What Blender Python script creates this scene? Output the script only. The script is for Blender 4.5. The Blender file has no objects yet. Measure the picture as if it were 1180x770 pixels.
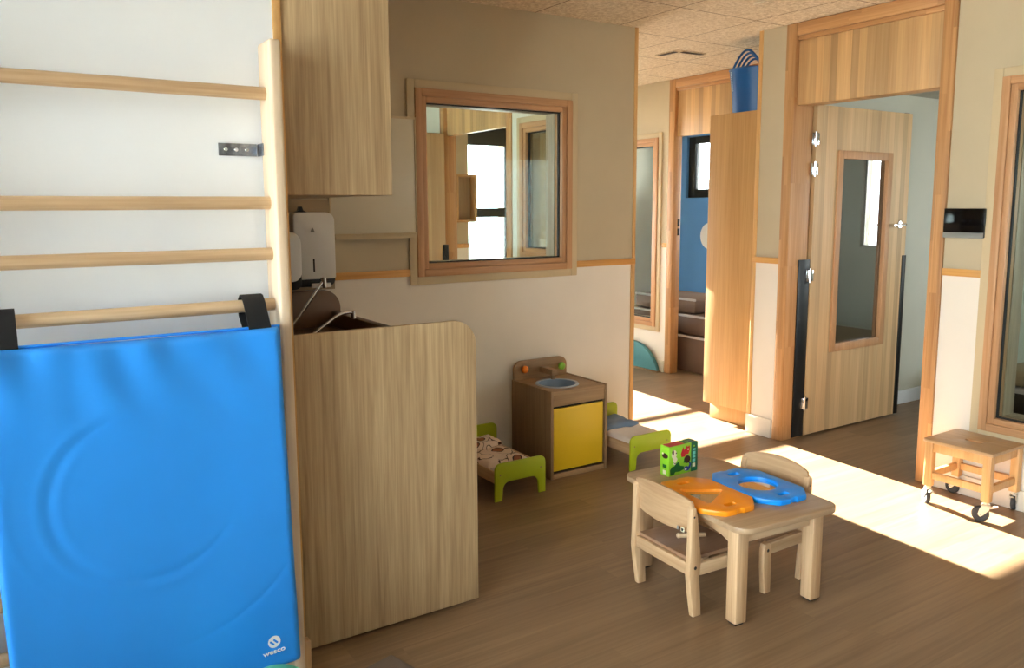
import bpy, bmesh, math, random
from mathutils import Matrix, Vector, Quaternion
random.seed(4)
C = bpy.context.scene.collection
PI = math.pi
H = 1.46
# ------------------------------------------------------------------ camera
cam_d = bpy.data.cameras.new('camera'); cam = bpy.data.objects.new('camera', cam_d); C.objects.link(cam)
yaw, pit, rol = 0.575176, 0.132221, -0.00474
F = Vector((math.sin(yaw)*math.cos(pit), math.cos(yaw)*math.cos(pit), -math.sin(pit)))
Rt = Vector((math.cos(yaw), -math.sin(yaw), 0)); U = Rt.cross(F)
R0 = math.cos(rol)*Rt + math.sin(rol)*U
U0 = -math.sin(rol)*Rt + math.cos(rol)*U
cam.matrix_world = Matrix(((R0.x, U0.x, -F.x, 0), (R0.y, U0.y, -F.y, 0), (R0.z, U0.z, -F.z, H), (0, 0, 0, 1)))
cam_d.sensor_width = 36; cam_d.lens = 935.4/1180*36; cam_d.shift_y = -22/1180
cam_d.clip_start = 0.02
bpy.context.scene.camera = cam

# ------------------------------------------------------------------ materials
def srgb(r, g, b):
    f = lambda c: (c/255/12.92) if c/255 <= .04045 else ((c/255+.055)/1.055)**2.4
    return (f(r), f(g), f(b), 1)
def newmat(name):
    m = bpy.data.materials.new(name); m.use_nodes = True
    nt = m.node_tree; b = nt.nodes['Principled BSDF']
    return m, nt, b
def N(nt, t, **k):
    n = nt.nodes.new(t)
    for a, v in k.items():
        if a in n.inputs: n.inputs[a].default_value = v
        else: setattr(n, a, v)
    return n
def flat(name, c, rough=.5, metal=0, bump=0, bscale=200, var=.06, vscale=6, spec=.5, coat=0):
    m, nt, b = newmat(name)
    b.inputs['Roughness'].default_value = rough; b.inputs['Metallic'].default_value = metal
    b.inputs['Specular IOR Level'].default_value = spec
    if coat: b.inputs['Coat Weight'].default_value = coat
    tc = N(nt, 'ShaderNodeTexCoord')
    n = N(nt, 'ShaderNodeTexNoise'); n.inputs['Scale'].default_value = vscale; n.inputs['Detail'].default_value = 3
    nt.links.new(tc.outputs['Object'], n.inputs['Vector'])
    r = N(nt, 'ShaderNodeValToRGB')
    r.color_ramp.elements[0].position = .3; r.color_ramp.elements[1].position = .7
    r.color_ramp.elements[0].color = tuple(x*(1-var) for x in c[:3])+(1,)
    r.color_ramp.elements[1].color = tuple(min(1, x*(1+var)) for x in c[:3])+(1,)
    nt.links.new(n.outputs['Fac'], r.inputs['Fac']); nt.links.new(r.outputs['Color'], b.inputs['Base Color'])
    if bump:
        n2 = N(nt, 'ShaderNodeTexNoise'); n2.inputs['Scale'].default_value = bscale; n2.inputs['Detail'].default_value = 2
        nt.links.new(tc.outputs['Object'], n2.inputs['Vector'])
        bp = N(nt, 'ShaderNodeBump'); bp.inputs['Strength'].default_value = bump; bp.inputs['Distance'].default_value = .004
        nt.links.new(n2.outputs['Fac'], bp.inputs['Height']); nt.links.new(bp.outputs['Normal'], b.inputs['Normal'])
    return m
def wood(name, c1, c2, axis='Z', fine=1.0, rough=.45, strip=None, across='X', seg=None, tone=.25, contrast=1.0, bump=.08, coord='Object'):
    """grain runs along axis; optional glued strips of width strip counted on axis `across`, cut to lengths seg"""
    m, nt, b = newmat(name); L = nt.links.new
    b.inputs['Roughness'].default_value = rough
    tc = N(nt, 'ShaderNodeTexCoord'); oi = N(nt, 'ShaderNodeObjectInfo')
    off = N(nt, 'ShaderNodeVectorMath', operation='ADD')
    mul = N(nt, 'ShaderNodeMath', operation='MULTIPLY'); mul.inputs[1].default_value = 0.0 if strip else 3.7
    L(oi.outputs['Random'], mul.inputs[0]); L(tc.outputs[coord], off.inputs[0]); L(mul.outputs[0], off.inputs[1])
    vec = off.outputs[0]
    fac_strip = None
    if strip:
        sx = N(nt, 'ShaderNodeSeparateXYZ'); L(vec, sx.inputs[0])
        d = N(nt, 'ShaderNodeMath', operation='DIVIDE'); d.inputs[1].default_value = strip; L(sx.outputs[across], d.inputs[0])
        fl = N(nt, 'ShaderNodeMath', operation='FLOOR'); L(d.outputs[0], fl.inputs[0])
        wn = N(nt, 'ShaderNodeTexWhiteNoise', noise_dimensions='1D'); L(fl.outputs[0], wn.inputs['W'])
        fac_strip = wn.outputs['Value']
        if seg:
            ma = N(nt, 'ShaderNodeMath', operation='MULTIPLY_ADD'); ma.inputs[1].default_value = 1/seg
            L(sx.outputs[axis], ma.inputs[0])
            m7 = N(nt, 'ShaderNodeMath', operation='MULTIPLY'); m7.inputs[1].default_value = 7.3; L(wn.outputs['Value'], m7.inputs[0]); L(m7.outputs[0], ma.inputs[2])
            fl2 = N(nt, 'ShaderNodeMath', operation='FLOOR'); L(ma.outputs[0], fl2.inputs[0])
            cb = N(nt, 'ShaderNodeCombineXYZ'); L(fl.outputs[0], cb.inputs[0]); L(fl2.outputs[0], cb.inputs[1])
            wn2 = N(nt, 'ShaderNodeTexWhiteNoise', noise_dimensions='3D'); L(cb.outputs[0], wn2.inputs['Vector'])
            fac_strip = wn2.outputs['Value']
        sh = N(nt, 'ShaderNodeVectorMath', operation='ADD')
        m9 = N(nt, 'ShaderNodeMath', operation='MULTIPLY'); m9.inputs[1].default_value = 11.; L(fac_strip, m9.inputs[0])
        L(vec, sh.inputs[0]); L(m9.outputs[0], sh.inputs[1]); vec = sh.outputs[0]
    mp = N(nt, 'ShaderNodeMapping'); s = [28*fine]*3; s['XYZ'.index(axis)] = 1.1*fine; mp.inputs['Scale'].default_value = s
    L(vec, mp.inputs['Vector'])
    n1 = N(nt, 'ShaderNodeTexNoise'); n1.inputs['Scale'].default_value = 1; n1.inputs['Detail'].default_value = 5; n1.inputs['Roughness'].default_value = .6; n1.inputs['Distortion'].default_value = .6
    L(mp.outputs[0], n1.inputs['Vector'])
    mp2 = N(nt, 'ShaderNodeMapping'); s = [150*fine]*3; s['XYZ'.index(axis)] = 4*fine; mp2.inputs['Scale'].default_value = s
    L(vec, mp2.inputs['Vector'])
    n2 = N(nt, 'ShaderNodeTexNoise'); n2.inputs['Scale'].default_value = 1; n2.inputs['Detail'].default_value = 3
    L(mp2.outputs[0], n2.inputs['Vector'])
    ad = N(nt, 'ShaderNodeMix'); ad.data_type = 'FLOAT'; ad.inputs[0].default_value = .4
    L(n1.outputs['Fac'], ad.inputs[2]); L(n2.outputs['Fac'], ad.inputs[3])
    r = N(nt, 'ShaderNodeValToRGB'); w = .18/contrast
    r.color_ramp.elements[0].position = .5-w; r.color_ramp.elements[1].position = .5+w
    r.color_ramp.elements[0].color = c2; r.color_ramp.elements[1].color = c1
    L(ad.outputs[0], r.inputs['Fac'])
    col = r.outputs['Color']
    if strip:
        mr = N(nt, 'ShaderNodeMapRange'); mr.inputs['To Min'].default_value = 1-tone; mr.inputs['To Max'].default_value = 1+tone*.55
        L(fac_strip, mr.inputs['Value'])
        hs = N(nt, 'ShaderNodeHueSaturation'); L(mr.outputs[0], hs.inputs['Value']); L(col, hs.inputs['Color']); col = hs.outputs['Color']
    L(col, b.inputs['Base Color'])
    if bump:
        bp = N(nt, 'ShaderNodeBump'); bp.inputs['Strength'].default_value = bump; bp.inputs['Distance'].default_value = .002
        L(ad.outputs[0], bp.inputs['Height']); L(bp.outputs['Normal'], b.inputs['Normal'])
    return m
def glass(name, tint=(.95, .97, .96, 1), refl=1.0):
    m = bpy.data.materials.new(name); m.use_nodes = True; nt = m.node_tree; nt.nodes.clear(); L = nt.links.new
    o = N(nt, 'ShaderNodeOutputMaterial'); t = N(nt, 'ShaderNodeBsdfTransparent'); t.inputs[0].default_value = tint
    g = N(nt, 'ShaderNodeBsdfGlossy'); g.inputs['Roughness'].default_value = 0.0
    fr = N(nt, 'ShaderNodeFresnel'); fr.inputs[0].default_value = 1.5
    ml = N(nt, 'ShaderNodeMath', operation='MULTIPLY'); ml.inputs[1].default_value = refl; ml.use_clamp = True
    mx = N(nt, 'ShaderNodeMixShader'); L(fr.outputs[0], ml.inputs[0]); L(ml.outputs[0], mx.inputs[0]); L(t.outputs[0], mx.inputs[1]); L(g.outputs[0], mx.inputs[2]); L(mx.outputs[0], o.inputs[0])
    return m

M = {}
M['floor'] = wood('vinyl plank floor', srgb(150, 122, 92), srgb(112, 86, 61), 'X', fine=.55, rough=.38, strip=.13, across='Y', seg=1.1, tone=.14, contrast=.8, bump=.03)
M['wall_tan'] = flat('tan wall covering', srgb(194, 178, 149), .85, bump=.15, bscale=400, var=.02)
M['wall_pale'] = flat('pale wall panel', srgb(233, 224, 211), .7, bump=.08, bscale=400, var=.015)
M['wall_white'] = flat('white wall', srgb(244, 249, 255), .7, var=.01)
M['wall_green'] = flat('pale grey green wall', srgb(216, 215, 200), .8, var=.015)
M['wall_blue'] = flat('blue wall', srgb(88, 144, 206), .8, var=.02)
M['board'] = flat('painted beige board', srgb(202, 182, 146), .6, var=.02)
M['pine'] = wood('glued pine', srgb(206, 158, 106), srgb(168, 115, 68), 'Z', fine=.7, strip=.035, across='Y', seg=.5, tone=.16)
M['pine_x'] = wood('glued pine along x', srgb(206, 158, 106), srgb(168, 115, 68), 'X', fine=.7, strip=.035, across='Z', seg=.5, tone=.14)
M['pine_y'] = wood('glued pine along y', srgb(206, 158, 106), srgb(168, 115, 68), 'Y', fine=.7, strip=.035, across='Z', seg=.5, tone=.14)
M['frame'] = wood('larch window frame', srgb(206, 160, 116), srgb(176, 126, 84), 'Z', fine=.8, tone=.1)
M['frame_h'] = wood('larch frame rail along x', srgb(206, 160, 116), srgb(176, 126, 84), 'X', fine=.8)
M['frame_y'] = wood('larch frame rail along y', srgb(206, 160, 116), srgb(176, 126, 84), 'Y', fine=.8)
M['greywood'] = wood('pale grey timber', srgb(185, 165, 140), srgb(150, 128, 105), 'Z', fine=.8)
M['trim'] = wood('pine batten', srgb(224, 180, 118), srgb(200, 148, 86), 'Z', fine=.8)
M['rail_x'] = wood('pine rail along x', srgb(226, 172, 98), srgb(196, 136, 66), 'X', fine=.6)
M['rail_y'] = wood('pine rail along y', srgb(226, 172, 98), srgb(196, 136, 66), 'Y', fine=.6)
M['strips_y'] = wood('striped lamella panel', srgb(216, 176, 124), srgb(188, 144, 94), 'Z', fine=.6, strip=.045, across='Y', tone=.30)
M['strips_x'] = wood('striped lamella door', srgb(216, 182, 136), srgb(190, 152, 108), 'Z', fine=.6, strip=.05, across='X', tone=.18)
M['oak'] = wood('oak laminate', srgb(204, 178, 138), srgb(158, 130, 94), 'Z', fine=1.25, rough=.5, contrast=1.05)
M['oak_warm'] = wood('warm oak laminate', srgb(212, 168, 110), srgb(182, 136, 80), 'Z', fine=.8, rough=.5, contrast=.8)
M['oak_brown'] = wood('brown oak laminate', srgb(160, 128, 92), srgb(122, 94, 64), 'Z', fine=.9, rough=.5)
M['oak_brown_x'] = wood('brown oak laminate along x', srgb(176, 142, 102), srgb(140, 108, 76), 'X', fine=.9, rough=.5)
M['beech'] = wood('beech', srgb(216, 182, 142), srgb(186, 148, 108), 'Z', contrast=1.3, fine=.8, rough=.45)
M['beech_x'] = wood('beech rung', srgb(220, 192, 154), srgb(188, 154, 116), 'X', contrast=1.4, fine=.5, rough=.4)
M['beech_y'] = wood('beech along y', srgb(210, 176, 136), srgb(180, 142, 104), 'Y', fine=.6, rough=.4)
M['table_top'] = wood('beech table laminate', srgb(188, 158, 124), srgb(158, 128, 96), 'X', fine=.7, rough=.38)
M['stool'] = wood('varnished beech stool', srgb(228, 184, 126), srgb(202, 152, 94), 'Z', fine=.6, rough=.4)
M['stool_top'] = wood('varnished stool seat', srgb(196, 160, 118), srgb(170, 132, 92), 'Y', fine=.6, rough=.35)
M['seat_ply'] = wood('brown seat plywood', srgb(168, 132, 104), srgb(140, 106, 80), 'X', fine=.6, rough=.3)
M['beech_pale'] = wood('pale beech', srgb(232, 212, 186), srgb(208, 180, 148), 'Z', fine=.7)
M['edge'] = wood('end grain', srgb(180, 140, 96), srgb(134, 98, 62), 'X', fine=1.5)
M['brown'] = flat('brown laminate worktop', srgb(112, 82, 58), .4, var=.05)
M['splash'] = flat('brown grey splash panel', srgb(160, 138, 108), .6, var=.03)
M['black'] = flat('black plastic', srgb(14, 14, 15), .4, var=.02)
M['gasket'] = flat('black gasket', srgb(12, 12, 12), .6)
M['rubber'] = flat('dark grey rubber', srgb(58, 58, 60), .6)
M['alu_black'] = flat('black window frame', srgb(28, 27, 26), .45)
M['screen'] = flat('black glossy screen', srgb(8, 8, 9), .12)
M['grey_pl'] = flat('grey plastic', srgb(132, 132, 128), .5)
M['white_pl'] = flat('white plastic', srgb(226, 224, 220), .3, var=.01)
M['white_board'] = flat('pale enamel board', srgb(214, 204, 180), .35, var=.01)
M['steel'] = flat('brushed steel', srgb(190, 190, 192), .28, metal=1)
M['chrome'] = flat('chrome', srgb(225, 225, 228), .12, metal=1, var=.01)
M['galv'] = flat('galvanised steel', srgb(150, 158, 170), .35, metal=1, var=.3, vscale=60)
M['zinc'] = flat('zinc plated caster', srgb(214, 206, 190), .35, metal=.6, var=.03)
M['mat_blue'] = flat('blue vinyl', srgb(40, 150, 250), .42, bump=.05, bscale=500, var=.02)
M['strap'] = flat('black webbing', srgb(22, 22, 24), .9, bump=.3, bscale=600)
M['white_ink'] = flat('white print', srgb(240, 244, 250), .5, var=0)
M['teal'] = flat('teal foam', srgb(76, 138, 148), .7)
M['mint'] = flat('mint plastic', srgb(98, 206, 170), .4)
M['lime'] = flat('lime green lacquer', srgb(172, 190, 28), .4, var=.03)
M['yellow'] = flat('yellow lacquer', srgb(232, 190, 32), .4, var=.02)
M['orange'] = flat('orange plastic', srgb(250, 150, 24), .35, var=.02)
M['orange_knob'] = flat('orange knob', srgb(240, 130, 30), .35)
M['green_knob'] = flat('green knob', srgb(130, 190, 60), .35)
M['blue'] = flat('blue plastic', srgb(8, 146, 250), .35, var=.02)
M['basin'] = flat('grey blue toy basin', srgb(112, 134, 160), .35)
M['basin_rim'] = flat('pale grey rim', srgb(172, 182, 194), .3)
M['mirror'] = flat('mirror', srgb(205, 205, 205), .02, metal=1, var=0)
M['tub'] = flat('blue soft plastic', srgb(4, 84, 150), .4, var=.03)
M['dot'] = flat('pale blue dots', srgb(190, 214, 230), .5)
M['sheet'] = flat('white cotton', srgb(224, 216, 210), .9, bump=.4, bscale=60, var=.03)
M['sheet_b'] = flat('blue grey cotton', srgb(118, 138, 164), .9, bump=.4, bscale=60, var=.08)
M['rug'] = flat('dark grey brown mat', srgb(112, 98, 86), .9, bump=.4, bscale=300)
M['dark_foam'] = flat('dark brown vinyl', srgb(104, 80, 64), .5)
M['piping'] = flat('pale piping', srgb(176, 172, 172), .6)
M['ceil4'] = flat('grey ceiling paint', srgb(190, 190, 182), .9)
M['exterior'] = flat('outdoor paving', srgb(190, 186, 176), .9)
M['g_box'] = flat('lime green card', srgb(142, 204, 44), .45, var=.03)
M['g_dark'] = flat('dark green card', srgb(10, 98, 62), .45)
M['g_mid'] = flat('crocodile green ink', srgb(8, 96, 34), .5)
M['red_ink'] = flat('red ink', srgb(196, 34, 36), .5)
M['navy_ink'] = flat('blue ink', srgb(44, 66, 156), .5)
M['brown_ink'] = flat('dark brown ink', srgb(62, 34, 22), .5)
M['cream_ink'] = flat('cream ink', srgb(232, 226, 196), .5)
M['teal_ink'] = flat('pale teal ink', srgb(110, 200, 190), .5)
M['curtain'] = flat('pale curtain', srgb(196, 206, 200), .9)
M['glass'] = glass('interior glazing', tint=(.86, .92, .90, 1), refl=.2)
M['glass_door'] = glass('door vision glass', tint=(.88, .9, .88, 1), refl=5)
M['glass_far'] = glass('far interior glazing', refl=0)
M['glass_ext'] = glass('exterior glazing', refl=1.0)
def printed():
    m, nt, b = newmat('printed bear cotton'); L = nt.links.new
    b.inputs['Roughness'].default_value = .9
    tc = N(nt, 'ShaderNodeTexCoord')
    v = N(nt, 'ShaderNodeTexVoronoi', feature='F1'); v.inputs['Scale'].default_value = 11; v.inputs['Randomness'].default_value = .9
    ns = N(nt, 'ShaderNodeTexNoise'); ns.inputs['Scale'].default_value = 14
    ad = N(nt, 'ShaderNodeVectorMath', operation='MULTIPLY_ADD'); ad.inputs[1].default_value = (.05, .05, .05)
    L(tc.outputs['Object'], ns.inputs['Vector']); L(ns.outputs['Color'], ad.inputs[0]); L(tc.outputs['Object'], ad.inputs[2]); L(ad.outputs[0], v.inputs['Vector'])
    r = N(nt, 'ShaderNodeValToRGB'); cr = r.color_ramp; cr.interpolation = 'CONSTANT'
    cr.elements[0].position = 0; cr.elements[0].color = srgb(150, 92, 62)
    cr.elements[1].position = .26; cr.elements[1].color = srgb(40, 26, 22)
    e = cr.elements.new(.33); e.color = srgb(228, 206, 186)
    e = cr.elements.new(.60); e.color = srgb(70, 44, 36)
    e = cr.elements.new(.64); e.color = srgb(222, 200, 184)
    L(v.outputs['Distance'], r.inputs['Fac']); L(r.outputs['Color'], b.inputs['Base Color'])
    return m
M['printed'] = printed()
def ceil_mat():
    m, nt, b = newmat('wood wool ceiling tile'); L = nt.links.new
    b.inputs['Roughness'].default_value = .95
    tc = N(nt, 'ShaderNodeTexCoord')
    n = N(nt, 'ShaderNodeTexNoise'); n.inputs['Scale'].default_value = 55; n.inputs['Detail'].default_value = 5; n.inputs['Roughness'].default_value = .7
    L(tc.outputs['Object'], n.inputs['Vector'])
    r = N(nt, 'ShaderNodeValToRGB'); r.color_ramp.elements[0].position = .36; r.color_ramp.elements[1].position = .62
    r.color_ramp.elements[0].color = srgb(196, 176, 148); r.color_ramp.elements[1].color = srgb(238, 224, 202)
    L(n.outputs['Fac'], r.inputs['Fac'])
    # tile joints
    sx = N(nt, 'ShaderNodeSeparateXYZ'); L(tc.outputs['Object'], sx.inputs[0])
    fs = []
    for ax, o0 in (('X', 3.84), ('Y', 3.915)):
        a = N(nt, 'ShaderNodeMath', operation='SUBTRACT'); a.inputs[1].default_value = o0-60.3; L(sx.outputs[ax], a.inputs[0])
        q = N(nt, 'ShaderNodeMath', operation='MODULO'); q.inputs[1].default_value = .6; L(a.outputs[0], q.inputs[0])
        s = N(nt, 'ShaderNodeMath', operation='SUBTRACT'); s.inputs[1].default_value = .3; L(q.outputs[0], s.inputs[0])
        ab = N(nt, 'ShaderNodeMath', operation='ABSOLUTE'); L(s.outputs[0], ab.inputs[0])
        lt = N(nt, 'ShaderNodeMath', operation='LESS_THAN'); lt.inputs[1].default_value = .0035; L(ab.outputs[0], lt.inputs[0]); fs.append(lt)
    mx = N(nt, 'ShaderNodeMath', operation='MAXIMUM'); L(fs[0].outputs[0], mx.inputs[0]); L(fs[1].outputs[0], mx.inputs[1])
    mc = N(nt, 'ShaderNodeMix'); mc.data_type = 'RGBA'; L(mx.outputs[0], mc.inputs[0]); L(r.outputs['Color'], mc.inputs[6]); mc.inputs[7].default_value = srgb(120, 90, 58)
    L(mc.outputs[2], b.inputs['Base Color'])
    bp = N(nt, 'ShaderNodeBump'); bp.inputs['Strength'].default_value = .3; bp.inputs['Distance'].default_value = .004
    L(n.outputs['Fac'], bp.inputs['Height']); L(bp.outputs['Normal'], b.inputs['Normal'])
    return m
M['ceil'] = ceil_mat()

# ------------------------------------------------------------------ mesh builder
class MB:
    def __init__(s): s.bm = bmesh.new(); s.mats = []
    def mi(s, m):
        if m is None: return 0
        if m not in s.mats: s.mats.append(m)
        return s.mats.index(m)
    def _fin(s, faces, m, T=None):
        i = s.mi(m)
        for f in faces: f.material_index = i
        if T is not None:
            vs = {v for f in faces for v in f.verts}
            bmesh.ops.transform(s.bm, matrix=T, verts=list(vs))
    def box(s, x0, x1, y0, y1, z0, z1, m=None, bev=0, T=None, seg=1):
        g = bmesh.ops.create_cube(s.bm, size=1); vs = g['verts']
        for v in vs:
            v.co = Vector(((x0+x1)/2+v.co.x*(x1-x0), (y0+y1)/2+v.co.y*(y1-y0), (z0+z1)/2+v.co.z*(z1-z0)))
        fs = list({f for v in vs for f in v.link_faces})
        if bev:
            es = list({e for f in fs for e in f.edges})
            r = bmesh.ops.bevel(s.bm, geom=es, offset=bev, segments=seg+1, affect='EDGES', profile=.5)
            seen = set(r['faces']); st = list(r['faces'])
            while st:
                f = st.pop()
                for e in f.edges:
                    for g2 in e.link_faces:
                        if g2 not in seen: seen.add(g2); st.append(g2)
            fs = list(seen)
        s._fin(fs, m, T); return s
    def prism(s, pts, axis, a0, a1, m=None, bev=0, holes=(), T=None):
        """polygon pts in the plane normal to axis, extruded a0..a1. axis X:(y,z) Y:(x,z) Z:(x,y)"""
        def P(p, a):
            return {'X': (a, p[0], p[1]), 'Y': (p[0], a, p[1]), 'Z': (p[0], p[1], a)}[axis]
        es = []
        for loop in (pts,)+tuple(holes):
            vs = [s.bm.verts.new(P(p, a0)) for p in loop]
            es += [s.bm.edges.new((vs[i], vs[(i+1) % len(vs)])) for i in range(len(vs))]
        if holes:
            r = bmesh.ops.triangle_fill(s.bm, use_beauty=True, use_dissolve=False, edges=es)
            fs = [g for g in r['geom'] if isinstance(g, bmesh.types.BMFace)]
        else:
            fs = [s.bm.faces.new(vs)]
        r = bmesh.ops.extrude_face_region(s.bm, geom=fs)
        nv = [g for g in r['geom'] if isinstance(g, bmesh.types.BMVert)]
        d = a1-a0; dv = {'X': (d, 0, 0), 'Y': (0, d, 0), 'Z': (0, 0, d)}[axis]
        bmesh.ops.translate(s.bm, vec=dv, verts=nv)
        seen = set(fs); st = list(fs)
        while st:
            f = st.pop()
            for e in f.edges:
                for g2 in e.link_faces:
                    if g2 not in seen: seen.add(g2); st.append(g2)
        fs = list(seen)
        bmesh.ops.recalc_face_normals(s.bm, faces=fs)
        if bev:
            rim = [e for f in fs for e in f.edges if len(e.link_faces) == 2 and abs(e.calc_face_angle(0)) > .6]
            rim = list(set(rim)); ax = 'XYZ'.index(axis)
            rim = [e for e in rim if abs(e.verts[0].co[ax]-e.verts[1].co[ax]) < 1e-6]
            r = bmesh.ops.bevel(s.bm, geom=rim, offset=bev, segments=2, affect='EDGES', profile=.5)
            seen = set(r['faces']); st = list(r['faces'])
            while st:
                f = st.pop()
                for e in f.edges:
                    for g2 in e.link_faces:
                        if g2 not in seen: seen.add(g2); st.append(g2)
            fs = list(seen)
        s._fin(fs, m, T); return s
    def lathe(s, prof, n=24, m=None, T=None, cap=True):
        """prof [(r,z)...] about local Z"""
        rings = []
        for r, z in prof:
            rings.append([s.bm.verts.new((r*math.cos(2*PI*i/n), r*math.sin(2*PI*i/n), z)) for i in range(n)] if r > 1e-6 else [s.bm.verts.new((0, 0, z))])
        fs = []
        for a, b in zip(rings, rings[1:]):
            for i in range(n):
                j = (i+1) % n
                if len(a) == 1 and len(b) == 1: continue
                if len(a) == 1: fs.append(s.bm.faces.new((a[0], b[i], b[j])))
                elif len(b) == 1: fs.append(s.bm.faces.new((a[i], a[j], b[0])))
                else: fs.append(s.bm.faces.new((a[i], a[j], b[j], b[i])))
        if cap:
            if len(rings[0]) > 1: fs.append(s.bm.faces.new(list(reversed(rings[0]))))
            if len(rings[-1]) > 1: fs.append(s.bm.faces.new(rings[-1]))
        bmesh.ops.recalc_face_normals(s.bm, faces=fs)
        s._fin(fs, m, T); return s
    def cyl(s, p0, p1, r, m=None, n=20, r1=None, bev=.12):
        p0 = Vector(p0); p1 = Vector(p1); d = p1-p0; L = d.length; r1 = r if r1 is None else r1
        T = Matrix.Translation(p0) @ d.to_track_quat('Z', 'Y').to_matrix().to_4x4()
        b = min(r, r1)*bev
        return s.lathe([(0, 0), (r-b, 0), (r, b), (r1, L-b), (r1-b, L), (0, L)], n, m, T, cap=False)
    def tube(s, pts, r, m=None, n=10, rad=None):
        pts = [Vector(p) for p in pts]; rings = []; up = None
        for i, p in enumerate(pts):
            t = (pts[min(i+1, len(pts)-1)]-pts[max(i-1, 0)]).normalized()
            if up is None: up = Vector((0, 0, 1)) if abs(t.z) < .9 else Vector((1, 0, 0))
            a = t.cross(up).normalized(); bb = a.cross(t).normalized(); up = bb
            rr = rad[i] if rad else r
            rings.append([s.bm.verts.new(p+a*rr*math.cos(2*PI*k/n)+bb*rr*math.sin(2*PI*k/n)) for k in range(n)])
        fs = []
        for A, B in zip(rings, rings[1:]):
            for k in range(n): fs.append(s.bm.faces.new((A[k], A[(k+1) % n], B[(k+1) % n], B[k])))
        fs.append(s.bm.faces.new(list(reversed(rings[0])))); fs.append(s.bm.faces.new(rings[-1]))
        bmesh.ops.recalc_face_normals(s.bm, faces=fs)
        s._fin(fs, m); return s
    def sph(s, c, r, m=None, sc=(1, 1, 1), n=16):
        g = bmesh.ops.create_uvsphere(s.bm, u_segments=n, v_segments=n//2+2, radius=r)
        fs = list({f for v in g['verts'] for f in v.link_faces})
        for v in g['verts']: v.co = Vector((c[0]+v.co.x*sc[0], c[1]+v.co.y*sc[1], c[2]+v.co.z*sc[2]))
        s._fin(fs, m); return s
    def build(s, name, mat=None, parent=None, smooth=35, loc=None, rz=0):
        me = bpy.data.meshes.new(name)
        for f in s.bm.faces: f.smooth = True
        s.bm.to_mesh(me); s.bm.free()
        me.set_sharp_from_angle(angle=math.radians(smooth))
        for m in (s.mats or [mat]): me.materials.append(m)
        o = bpy.data.objects.new(name, me); C.objects.link(o)
        if parent: o.parent = parent
        if loc: o.location = loc
        if rz: o.rotation_euler.z = rz
        return o
def empty(name, loc=(0, 0, 0), rz=0, label=None, cat=None, group=None, kind=None):
    o = bpy.data.objects.new(name, None); C.objects.link(o); o.location = loc; o.rotation_euler.z = rz
    o.empty_display_size = .05
    return tag(o, label, cat, group, kind)
def tag(o, label=None, cat=None, group=None, kind=None):
    if label: o['label'] = label
    if cat: o['category'] = cat
    if group: o['group'] = group
    if kind: o['kind'] = kind
    return o
def struct(o): o['kind'] = 'structure'; return o
def lab(o, t): o['label'] = t; return o
def arc(cx, cy, r, a0, a1, n=6):
    return [(cx+r*math.cos(math.radians(a0+(a1-a0)*i/n)), cy+r*math.sin(math.radians(a0+(a1-a0)*i/n))) for i in range(n+1)]
def rrect(x0, x1, y0, y1, r, n=6):
    rs = r if isinstance(r, (tuple, list)) else (r,)*4   # bl br tr tl
    p = []
    for (cx, cy, a, q) in ((x0, y0, 180, rs[0]), (x1, y0, 270, rs[1]), (x1, y1, 0, rs[2]), (x0, y1, 90, rs[3])):
        if q == 0: p.append((cx, cy)); continue
        sx = 1 if cx == x0 else -1; sy = 1 if cy == y0 else -1
        p += arc(cx+sx*q, cy+sy*q, q, a, a+90, n)
    return p
def ell(cx, cy, rx, ry, n=28): return [(cx+rx*math.cos(2*PI*i/n), cy+ry*math.sin(2*PI*i/n)) for i in range(n)]

ZC = 2.52      # ceiling
ZR0, ZR1 = 1.105, 1.142   # dado rail
YA = 3.82; XA = 3.385; XB = 4.09; XF = 4.98; YN = 7.0
DH = 2.05
# ------------------------------------------------------------------ setting
b = MB(); b.box(-2.2, 8.4, -3.2, 8.0, -.12, 0); struct(b.build('floor', M['floor']))
b = MB(); b.box(-2.2, 8.4, -3.2, 8.0, ZC, ZC+.12); struct(b.build('ceiling', M['ceil']))
def wall(name, boxes):
    """boxes: (x0,x1,y0,y1,z0,z1) split at the dado into pale below and tan above"""
    b = MB()
    for q in boxes:
        x0, x1, y0, y1, z0, z1 = q[:6]; mt = q[6] if len(q) > 6 else None
        if mt: b.box(x0, x1, y0, y1, z0, z1, mt); continue
        zs = (ZR0+ZR1)/2
        if z0 < zs < z1: b.box(x0, x1, y0, y1, z0, zs, M['wall_pale']); b.box(x0, x1, y0, y1, zs, z1, M['wall_tan'])
        elif z1 <= zs: b.box(x0, x1, y0, y1, z0, z1, M['wall_pale'])
        else: b.box(x0, x1, y0, y1, z0, z1, M['wall_tan'])
    return struct(b.build(name))
W = M['wall_white']; G = M['wall_green']
# white wall that carries the wall bars, and the alcove wall behind it
wall('wall_bars_side', [(-1.35, .765, 2.475, 2.6, 0, ZC, W)])
wall('wall_alcove', [(.66, .79, 2.6, YA+.13, 0, ZC, M['splash'])])
# wall A with the interior window (x 1.885-2.885, z 1.10-2.06)
wx0, wx1, wz0, wz1 = 1.885, 2.885, 1.10, 2.062
wall('wall_back', [(.79, wx0, YA, YA+.13, 0, ZC), (wx1, XA-.012, YA, YA+.13, 0, ZC), (wx0, wx1, YA, YA+.13, 0, wz0), (wx0, wx1, YA, YA+.13, wz1, ZC)])
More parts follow.
